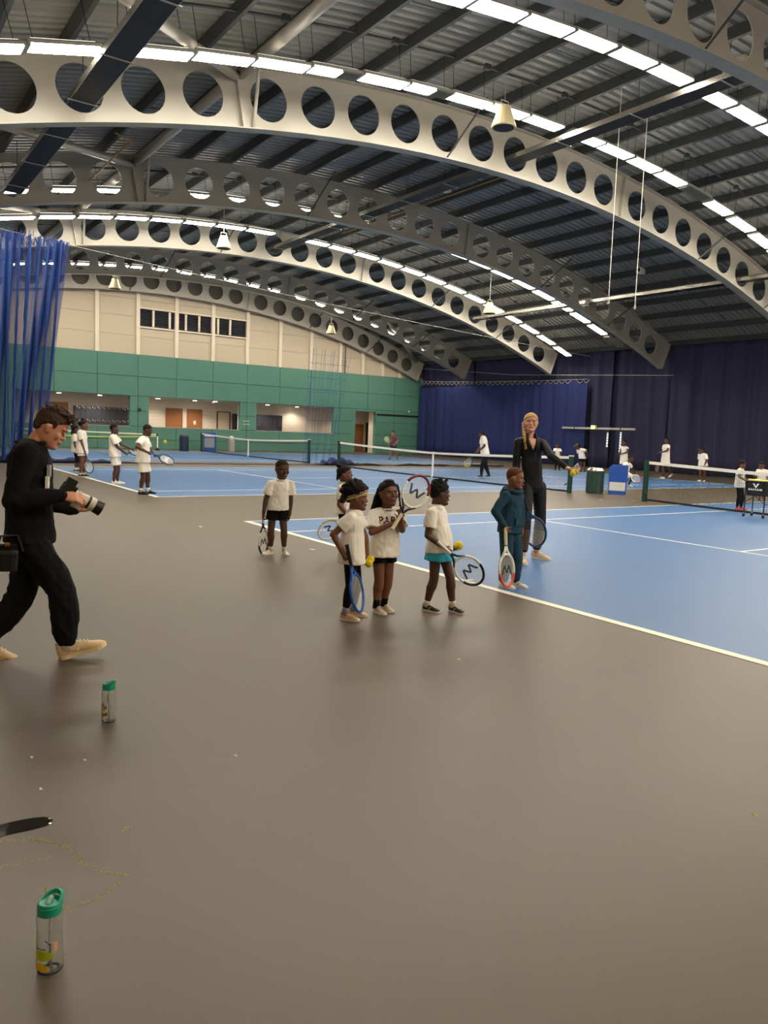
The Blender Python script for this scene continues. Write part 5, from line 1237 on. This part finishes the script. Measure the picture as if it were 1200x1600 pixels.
# ------------------------------------------------------------------ people: materials
def skinm(n, c): return mat(n, c, .48, var=.07, scale=14, spec=.45)
sk1 = skinm('deep_brown_skin', (84, 54, 40)); sk2 = skinm('brown_skin', (118, 76, 54)); sk3 = skinm('fair_skin', (216, 160, 132)); sk4 = skinm('light_skin', (216, 152, 122)); sk5 = skinm('warm_brown_skin', (136, 90, 62))
lp1 = mat('brown_lips', (118, 66, 58), .4); lp2 = mat('pink_lips', (190, 100, 92), .4)
wh = mat('white_cotton', (240, 234, 224), .85, var=.04, scale=9, bump=.15, bscale=120, spec=.15); bk = mat('black_cotton', (20, 20, 22), .85, var=.12, scale=9, bump=.15, bscale=120, spec=.15)
bk2 = mat('black_fleece', (27, 26, 26), .9, var=.15, scale=7, bump=.25, bscale=160, spec=.1); tl = mat('teal_fleece', (42, 70, 84), .9, var=.1, scale=7, bump=.2, bscale=140, spec=.1)
tq = mat('turquoise_cotton', (40, 160, 184), .8, var=.08, scale=9, bump=.15, bscale=120); mr = mat('maroon_print', (92, 52, 66), .8, var=.3, scale=12); nv = mat('navy_cotton', (30, 34, 56), .85, var=.1, scale=9); rd = mat('red_cotton', (160, 34, 50), .8, var=.1, scale=9)
wl = mat('white_leather', (232, 224, 208), .5, var=.04, scale=20); ws = mat('white_rubber', (226, 220, 206), .6, var=.03, scale=20); bs = mat('black_shoe_mesh', (24, 24, 26), .65, var=.1, scale=30); cs = mat('cream_shoe', (222, 190, 146), .6, var=.06, scale=20); ps = mat('peach_shoe', (226, 182, 140), .6, var=.06, scale=20); os_ = mat('beige_knit_shoe', (206, 188, 164), .7, var=.08, scale=30); rs = mat('coral_shoe', (226, 92, 76), .6, var=.06, scale=20)
hb = mat('black_hair', (20, 16, 15), .75, var=.25, scale=50, bump=.5, bscale=90, spec=.25); hb2 = mat('cropped_black_hair', (42, 29, 22), .85, var=.2, scale=90, bump=.3, bscale=200, spec=.15); hb3 = mat('buzzed_brown_hair', (92, 61, 42), .85, var=.15, scale=90, bump=.2, bscale=200, spec=.15); hbr = mat('brown_hair', (64, 46, 32), .65, var=.3, scale=40, bump=.5, bscale=70, spec=.3, stretch=(1, 1, .4)); hbl = mat('blonde_hair', (194, 154, 88), .5, var=.2, scale=30, bump=.4, bscale=60, spec=.35, stretch=(1, 1, .3))

SH_W = (wl, ws, ws)
# boy in white tee
g = figure('boy', dict(near=1, label='boy in white tee and black shorts holding a racket at his side', skin=sk1, lip=lp1, top=dict(m=wh, hem=-.02, grow=.012, sleeve=.72, flare=1.28, collar='crew', wk=1.1, name='tee_shirt'),
    bottom=dict(m=bk, name='shorts', len=.52, grow=.014, flare=1.3), shoe=SH_W, socks=(wl, .03), hand=dict(R=dict(curl=62), L=dict(curl=45))))
hair_cap(g, hb2, front=.84, back=.30, thick=.006)
# half hidden girl
def hidden_x(mb, hf, h):
    for k in range(10):
        a = -1.2+.26*k; p = hf.P(.30*math.sin(a)*1.0, -.38+.06*abs(a), .62); q = hf.P(.34*math.sin(a), -.46+.05*abs(a), .18+.04*(k % 3)); mb.tube([p, lerp(p, q, .5)-hf.f*.03*h, q], [.05*h, .045*h, .03*h], n=6)
    for k in range(7): mb.ell(hf.P(.16*math.sin(k*.9), .05-.07*k, 1.0+.02*(k % 2)), .085*h)
g = figure('hidden', dict(near=1, label='girl half hidden behind the girl with the headband', skin=sk2, lip=lp1, top=dict(m=wh, hem=-.05, grow=.014, sleeve=.7, flare=1.15, collar='polo', wk=1.08, name='polo_shirt'),
    bottom=dict(m=bk, name='shorts', len=.5), shoe=SH_W, socks=(wl, .03), hand=dict(R=dict(curl=60), L=dict(curl=50))))
hair_cap(g, hb, front=.80, back=.22, thick=.045, extra=hidden_x, bump=.004)
# girl with the rainbow headband
def afro_x(mb, hf, h):
    r = random.Random(4)
    for k in range(70):
        a, b = r.uniform(0, 2*PI), r.uniform(.0, 1.25); x = .44*math.sin(b)*math.cos(a); y = -.14+.50*math.sin(b)*math.sin(a); z = .72+.46*math.cos(b)
        if y > .22 and z < .92: continue
        mb.ell(hf.P(x, y, z), r.uniform(.07, .12)*h, 8, 6)
    for k in range(40): mb.ell(hf.P(r.uniform(-.32, .32), r.uniform(-.64, -.30), r.uniform(.30, .78)), r.uniform(.07, .11)*h, 8, 6)
    mb.ell(hf.P(0, -.14, .84), (.46*h, .52*h, .38*h), rot=hf.rot())
g = figure('headband', dict(near=1, label='girl in white polo and black leggings with a rainbow headband', skin=sk2, lip=lp1, top=dict(m=wh, hem=-.16, grow=.016, sleeve=.62, flare=1.3, collar='polo', wk=1.12, name='polo_shirt', fs=(9, 9, 4)),
    bottom=dict(m=bk, name='leggings', len=1.82, grow=.004, cuff=.025), shoe=(ps, ws, cs), socks=(mat('grey_sock', (150, 150, 168), .9), .04), hand=dict(R=dict(curl=58, n=(.4, .8, 0)), L=dict(curl=48, n=(0, -.6, .5)))))
hair_cap(g, hb, front=.80, back=.28, thick=.04, extra=afro_x, bump=.008)
cols = [mat('band_pink', (214, 96, 130), .7), mat('band_blue', (84, 110, 168), .7), mat('band_green', (96, 176, 60), .7), mat('band_yellow', (222, 206, 40), .7), mat('band_rose', (190, 120, 140), .7)]
hf = g.hf
for k in range(5):
    dz = .035*(2-k); rr = []
    for a in [2*PI*i/28 for i in range(28)]:
        y = .40*math.cos(a); rr.append(hf.P(.375*math.sin(a), y*1.08-.05, .60+.20*math.cos(a)+dz))
    MB().tube(rr, .024*hf.h, n=6, closed=True).build('headband_stripe', cols[k], g.root, smooth=True)
MB().tube([hf.P(-.1, -.46, .36), hf.P(-.12, -.55, .22), hf.P(-.08, -.56, .08)], [.05*hf.h, .03*hf.h, .02*hf.h], n=6).build('headband_tail', cols[4], g.root, smooth=True)
# PARIS girl
def paris_x(mb, hf, h):
    for k in range(11):
        a = -1.35+.27*k; p = hf.P(.33*math.sin(a), -.30+.10*abs(a), .75); q = hf.P(.42*math.sin(a)-.05, -.42+.12*abs(a), .30); t = hf.P(.46*math.sin(a)-.16, -.46+.14*abs(a), -.14-.04*(k % 3)); mb.tube([p, q, t], [.06*h, .062*h, .045*h], n=7)
    mb.tube([hf.P(.25, .22, .86), hf.P(.37, .20, .55), hf.P(.38, .22, .2), hf.P(.44, .26, -.1), hf.P(.50, .30, -.42)], [.05*h, .045*h, .04*h, .045*h, .045*h], n=8)
    for k in range(5): mb.ell(hf.P(.40+.025*k, .23+.02*k, .05-.11*k), .058*h, 8, 6)
    mb.ell(hf.P(0, .02, .97), (.2*h, .26*h, .09*h), rot=hf.rot())
g = figure('paris', dict(near=1, label='girl in white PARIS tee and black shorts holding a raised racket', skin=sk2, lip=lp1, top=dict(m=wh, hem=-.12, grow=.016, sleeve=.80, flare=1.22, collar='crew', wk=1.14, name='tee_shirt', belly=.01),
    bottom=dict(m=bk, name='shorts', len=.42, grow=.010), shoe=(os_, ws, os_), socks=(bk, .05), leg=1.08, hand=dict(R=dict(curl=60), L=dict(curl=62))))
hair_cap(g, hb, front=.84, back=.20, thick=.04, extra=paris_x, bump=.004)
tm_ = text_mesh('PARIS', .085, .001, True)
to = link('lettering', tm_, g.topo); tm_.materials.append(mat('maroon_print_ink', (104, 38, 52), .7))
to.data.transform(Matrix.Scale(1.12, 4, V((1, 0, 0))))
cpos = g.pelv+(g.neck-g.pelv)*.76+g.fs*.12
to.matrix_local = Matrix.Translation(cpos) @ Matrix((g.ls, V((0, 0, 1)), g.fs)).transposed().to_4x4()
sw_ = to.modifiers.new('wrap', 'SHRINKWRAP'); sw_.target = g.topo; sw_.wrap_method = 'PROJECT'; sw_.use_project_z = True; sw_.use_negative_direction = True; sw_.use_positive_direction = True; sw_.wrap_mode = 'ABOVE_SURFACE'; sw_.offset = .003
# girl in turquoise skirt
def twist_x(mb, hf, h):
    r = random.Random(9)
    for i in range(5):
        for j in range(4):
            b = .25+.42*j; a = PI*2*i/5+.3*j; x = .33*math.sin(b)*math.cos(a); y = -.06+.40*math.sin(b)*math.sin(a); z = .60+.42*math.cos(b)
            if y > .2 and z < .85: continue
            mb.ell(hf.P(x*1.08, y*1.08, z+.02), .085*h, 9, 6)
    for x, y, z in ((.05, .18, 1.02), (-.1, -.1, 1.06), (.12, -.28, 1.0)): mb.tube([hf.P(x, y, z-.08), hf.P(x+.02, y+.03, z+.04), hf.P(x+.03, y+.12, z+.05), hf.P(x+.03, y+.16, z-.02)], [.05*h, .045*h, .045*h, .035*h], n=7)
g = figure('skirt', dict(near=1, label='girl in white polo and turquoise skirt holding a racket and ball', skin=sk1, lip=lp1, top=dict(m=wh, hem=-.06, grow=.014, sleeve=.66, flare=1.15, collar='polo', wk=1.08, name='polo_shirt', belly=.018),
    bottom=dict(m=tq, name='skirt', len=.36, skirt=1, waist=.15, fold=.002), shoe=(bs, ws, ws), socks=(wl, .03), hand=dict(R=dict(curl=55), L=dict(curl=40, n=(0, -.2, 1), dir=(.9, .0, .1), th=(0, -1, .2)))))
hair_cap(g, hb, front=.80, back=.20, thick=.04, extra=twist_x, bump=.004)
# boy in teal tracksuit
g = figure('teal', dict(near=1, label='boy in teal hooded tracksuit with a racket hanging before his legs', skin=sk5, lip=lp1, top=dict(m=tl, hem=-.05, grow=.018, sleeve=1.9, collar='hood', wk=1.08, hemw=.088, name='hoodie'), fold=.009,
    bottom=dict(m=tl, name='joggers', len=1.92, grow=.016, cuff=.03, fold=.007), shoe=(wl, ws, bs), hand=dict(R=dict(curl=62), L=dict(curl=40))))
hair_cap(g, hb3, front=.86, back=.28, thick=.004)
for s in 'LR':
    u_ = (g.kn[s]-g.an[s]).normalized()
# coach
def braid_x(mb, hf, h):
    for k in range(9):
        f = k/8; mb.ell(hf.P(-.36-.04*math.sin(f*PI)+.16*f, -.06+.46*min(1, f*1.6), .42-1.25*f), (.115*h*(1-.35*f), .09*h, .10*h), 9, 6)
    mb.ell(hf.P(-.26, -.12, .50), (.12*h, .2*h, .16*h)); mb.ell(hf.P(.31, .05, .36), (.04*h, .07*h, .14*h))
    for k in range(5): mb.tube([hf.P(-.34-.02*k, .02, .52-.05*k), hf.P(-.40-.03*(k % 2), .0, .3-.07*k)], [.02*h, .006*h], n=5)
cwear = mat('black_stretch', (22, 22, 24), .6, var=.1, scale=9, bump=.1, bscale=140, spec=.3)
g = figure('coach', dict(near=1, adult=1, label='tall blonde coach in black top and leggings holding out yellow balls', skin=sk3, lip=lp2, iris=mat('blue_iris', (44, 52, 62), .2), brow=mat('fair_brow', (116, 84, 56), .7), bulk=.82, arm=.88, top=dict(m=cwear, hem=.14, grow=.010, sleeve=1.93, wk=.94, hemw=.082, name='top'), fold=.004,
    bottom=dict(m=cwear, name='leggings', len=1.86, grow=.005, waist=.3, cuff=.030, fold=.001), shoe=(cs, ws, wl, .94), leg=1.16, hand=dict(R=dict(curl=60), L=dict(curl=38, dir=(.8, -.1, -.35), n=(.1, -.1, 1), th=(0, -1, .2)))))
hair_cap(g, hbl, front=.81, back=.20, thick=.03, extra=braid_x, bump=.003)
up_ = (g.neck-g.pelv).normalized(); nb = .05*g.H
for sx in (-1, 1):
    MB().loft([ring(g.neck+up_*.035*g.H+g.ls*sx*.03*g.H+g.fs*.01, g.ls, g.fs, .010*g.H, .026*g.H, 10), ring(g.neck-up_*.02*g.H+g.ls*sx*.032*g.H+g.fs*.045*g.H, g.ls, g.fs, .014*g.H, .02*g.H, 10), ring(g.neck-up_*.085*g.H+g.ls*sx*.010*g.H+g.fs*.068*g.H, g.ls, g.fs, .010*g.H, .008*g.H, 10)]).build('open_collar', cwear, g.topo, smooth=True)
c0 = g.neck+g.fs*.058*g.H
nk = MB().loft([ring(c0-up_*.085*g.H+g.fs*.004, g.ls, g.fs, .003, .004, 10), ring(c0-up_*.04*g.H+g.fs*.001, g.ls, g.fs, .022*g.H, .012, 10), ring(c0+up_*.0*g.H-g.fs*.014*g.H, g.ls, g.fs, .028*g.H, .02, 10)]).build('neckline', sk3, g.body, smooth=True)
st_m = mat('mesh_stripe_skin', (140, 108, 90), .7)
for s in 'LR':
    for k in range(13):
        f = .30+.54*k/12; p = lerp(g.kn[s], g.an[s], f); d_ = (g.an[s]-g.kn[s]).normalized(); a = d_.cross(V((0, 1, 0))).normalized(); b = d_.cross(a)
        rad = (lerp(.039, .030, max(0, (f-.3)/.56)))*g.H*.82*1.16+.0065
        MB().tube([p+a*rad*math.cos(t)+b*rad*math.sin(t) for t in [2*PI*i/16 for i in range(16)]], .0035, n=4, closed=True).build('mesh_stripe', st_m, g.bo, smooth=True)
# photographer
def quiff_x(mb, hf, h):
    r = random.Random(2)
    for k in range(60):
        x, y = r.uniform(-.26, .26), r.uniform(-.38, .34); z = .80+.22*math.sqrt(max(0, 1-(x/.36)**2-(y/.5)**2)); p = hf.P(x, y, z-.04); q = hf.P(x+r.uniform(-.04, .04), y+.10, z+r.uniform(.03, .09)); mb.tube([p, q], [.05*h, .018*h], n=5)
    for k in range(16):
        x = -.24+.03*k; mb.tube([hf.P(x, .28, .88), hf.P(x, .39, .90+r.uniform(-.02, .06)), hf.P(x+.02, .44, .84)], [.05*h, .04*h, .015*h], n=5)
    for sx in (-1, 1): mb.ell(hf.P(sx*.325, .10, .60), (.02*h, .06*h, .10*h), rot=hf.rot()); mb.ell(hf.P(sx*.27, -.26, .46), (.06*h, .13*h, .18*h), rot=hf.rot())
g = figure('photographer', dict(near=1, adult=1, vox=.0055, label='photographer in black sweatshirt walking with a camera and white lens', skin=sk4, lip=mat('muted_lips', (176, 106, 92), .5), brow=mat('brown_brow', (70, 48, 34), .7), bulk=1.0, top=dict(m=bk2, hem=-.05, grow=.02, sleeve=1.97, collar='crew', wk=1.02, hemw=.096, name='sweatshirt', fs=(6, 6, 4)), fold=.014,
    bottom=dict(m=bk, name='trousers', len=1.93, grow=.020, cuff=.028, fold=.016), shoe=(cs, mat('cream_sole', (228, 206, 160), .6), wl, 1.08), socks=(wl, .05), hand=dict(R=dict(curl=34, dir=(.9, .1, -.1), n=(.2, .6, -.6), th=(0, .2, 1)), L=dict(curl=34, dir=(1, -.2, .02), n=(0, -.2, 1), th=(0, -1, .2)))))
hair_cap(g, hbr, front=.82, back=.30, thick=.035, extra=quiff_x, bump=.004)
up_ = (g.neck-g.pelv).normalized(); F_ = Matrix((g.ls, g.fs, up_)).transposed()
bp = lerp(g.pelv, g.neck, .56)+g.fs*.115-g.ls*.10
MB().box(bp, (.10, .016, .13), F_).build('badge', m_tape, g.topo); MB().box(bp+V((0, 0, .10))+g.fs*.01, (.05, .02, .07), F_).build('badge_clip', m_grey, g.topo)
rootP = g.root
hol = empty('camera_holster', (0, 0, 0), 0, 'black camera holster on the hip of the photographer', 'holster')
R_ = Matrix.Translation(rootP.location) @ Matrix.Rotation(rootP.rotation_euler.z, 4, 'Z')
hp_ = R_ @ (g.pelv+V((-.12, -.20, -.06))); hol.location = hp_-V((0, 0, .05)); hol.scale = (.72, .72, .72); hol.rotation_euler = (0, 0, rootP.rotation_euler.z)
MB().loft([ring(V((0, 0, -.10)), V((1, 0, 0)), V((0, 1, 0)), .075, .05, 14, 3), ring(V((0, 0, .05)), V((1, 0, 0)), V((0, 1, 0)), .09, .06, 14, 3), ring(V((0, 0, .08)), V((1, 0, 0)), V((0, 1, 0)), .085, .055, 14, 3)]).build('pouch', m_black, hol)
MB().box((0, 0, .10), (.15, .09, .05)).build('flap', bk2, hol); MB().tube([(-.02, -.05, .13), (.02, -.05, .13)], .02, n=8).build('buckle', mat('brass', (150, 110, 40), .3, metal=.8), hol)
MB().tube([(-.10, 0, .06), (-.05, 0, .2), (.08, .02, .2), (.12, 0, .06)], .012, n=6).build('strap', m_black, hol)
# camera in his hands
a, b = V(PCAM['a']), V(PCAM['b']); ax = (b-a).normalized(); sd = ax.cross(V((0, 0, 1))).normalized(); uu = sd.cross(ax)
ce = empty('photo_camera', a, 0, 'camera with a long cream telephoto lens in the hands of the photographer', 'camera'); ce.rotation_mode = 'QUATERNION'; ce.rotation_quaternion = Matrix((ax, -sd, uu)).transposed().to_quaternion()
MB().box((0, 0, 0), (.075, .135, .10)).build('body', m_black, ce); MB().box((-.005, 0, .065), (.06, .06, .045)).build('viewfinder', m_black, ce); MB().box((.02, .06, -.01), (.06, .03, .10)).build('grip', m_black, ce)
MB().box((-.04, 0, -.01), (.006, .09, .06)).build('screen', m_dark, ce)
cm_ = mat('cream_lens_paint', (218, 208, 186), .4, var=.03, scale=10)
def lz(x0, x1, r0, r1, nm, m_, par=ce): return MB().tube([(x0, 0, 0), (x1, 0, 0)], [r0, r1], n=24).build(nm, m_, par, smooth=False)
ll = lz(.035, .135, .034, .040, 'lens_barrel', cm_); lz(.135, .150, .044, .044, 'focus_ring', m_black, ll); lz(.150, .185, .043, .043, 'lens_front', cm_, ll); lz(.185, .235, .044, .050, 'lens_hood', m_black, ll); lz(.06, .075, .041, .041, 'collar_ring', m_grey, ll)
MB().box((.09, 0, -.055), (.07, .02, .03)).build('lens_foot', cm_, ll)

# ------------------------------------------------------------------ people further off
def far(key, label, skin=sk1, top=None, bottom=None, shoe=None, hair=hb, style='crop', **k):
    sp = dict(label=label, skin=skin, lip=lp1, top=top or dict(m=wh, hem=-.08, grow=.016, sleeve=.75, flare=1.2, collar='crew', wk=1.1, name='tee_shirt'), bottom=bottom or dict(m=wh, name='shorts', len=.75, grow=.018, flare=1.5), shoe=shoe or (wl, ws, ws), vox=.010)
    sp.update(k); g = figure(key, sp)
    def puff(mb, hf, h):
        mb.ell(hf.P(0, -.3, .80), (.26*h, .26*h, .24*h))
        for q in range(5): mb.ell(hf.P(.2*math.sin(q*1.3), -.34, .62-.14*q), .12*h)
    def bun(mb, hf, h): mb.ell(hf.P(0, -.10, 1.06), (.16*h, .16*h, .13*h)); mb.ell(hf.P(0, -.46, .6), (.16*h, .12*h, .16*h))
    hair_cap(g, hair, front=.80, back=.26, thick=.008 if style == 'crop' else .05, extra={'puff': puff, 'bun': bun}.get(style), vox=.009)
    return g
long_tee = dict(m=wh, hem=-.16, grow=.018, sleeve=.75, flare=1.2, collar='crew', wk=1.12, name='tee_shirt')
far('k1', 'child in white partly hidden behind another at the far baseline', sk1, long_tee, dict(m=bk, name='leggings', len=1.5, grow=.006), shoe=(bs, ws, ws), style='puff', socks=(wl, .04))
far('k2', 'child in white holding a thin racket down beside the far baseline', sk2, long_tee, dict(m=wh, name='shorts', len=.45, grow=.02, flare=1.6), shoe=(bs, ws, ws), style='bun', socks=(wl, .02))
far('k3', 'boy in white with white shoes holding a racket level', sk1, style='crop', hair=hb, hand=dict(R=dict(curl=60), L=dict(curl=20)))
far('k4', 'boy in white with black shoes holding a racket out before him', sk1, shoe=(bs, bs, bs), socks=(wl, .035), hand=dict(R=dict(curl=60), L=dict(curl=55)))
far('maroon', 'player in maroon shirt and navy shorts before the green wall', sk5, dict(m=mr, hem=-.05, grow=.014, sleeve=.8, collar='crew', wk=1.02, name='shirt'), dict(m=nv, name='shorts', len=.62, grow=.014), shoe=(bs, ws, ws), adult=1, bulk=.95)
far('man', 'man in white tee and black trousers standing by the middle net', sk1, dict(m=wh, hem=-.04, grow=.022, sleeve=.75, flare=1.15, collar='crew', wk=1.06, name='tee_shirt'), dict(m=bk, name='trousers', len=1.93, grow=.012), shoe=(bs, ws, ws), style='puff', adult=1, bulk=.98)
far('kid_a', 'small child in white tee and dark trousers standing before the curtain', sk1, None, dict(m=bk, name='trousers', len=1.9, grow=.008), shoe=(bs, bs, bs))
far('kid_b', 'child in white tee and black shorts leaning the head aside', sk1, None, dict(m=bk, name='shorts', len=.62, grow=.016), shoe=(bs, bs, ws))
far('kid_c', 'girl in long white top and black leggings by the bright curtain gap', sk1, dict(m=wh, hem=-.34, grow=.022, sleeve=.35, collar='crew', wk=1.1, name='tunic'), dict(m=bk, name='leggings', len=1.6, grow=.006), style='bun', socks=(wl, .05))
far('kid_run', 'child in white crouching and running after a low ball', sk1, None, dict(m=wh, name='shorts', len=.75, grow=.016))
far('kid_d', 'child in long white top stepping with one heel raised by the curtain', sk1, dict(m=wh, hem=-.30, grow=.02, sleeve=.6, collar='crew', wk=1.08, name='tunic'), dict(m=wh, name='shorts', len=.5, grow=.014), style='bun')
far('kid_e', 'boy in white tee and red shorts standing behind the right net', sk1, long_tee, dict(m=rd, name='shorts', len=.66, grow=.016))
far('girl_net', 'girl in white top, black leggings and coral shoes beside the ball cart', sk2, None, dict(m=bk, name='leggings', len=1.9, grow=.006), shoe=(rs, rs, ws), style='puff')
far('child_cart', 'small child in white standing behind the ball cart at the right edge', sk2, None, dict(m=bk, name='shorts', len=.8, grow=.012), shoe=(bs, ws, ws))
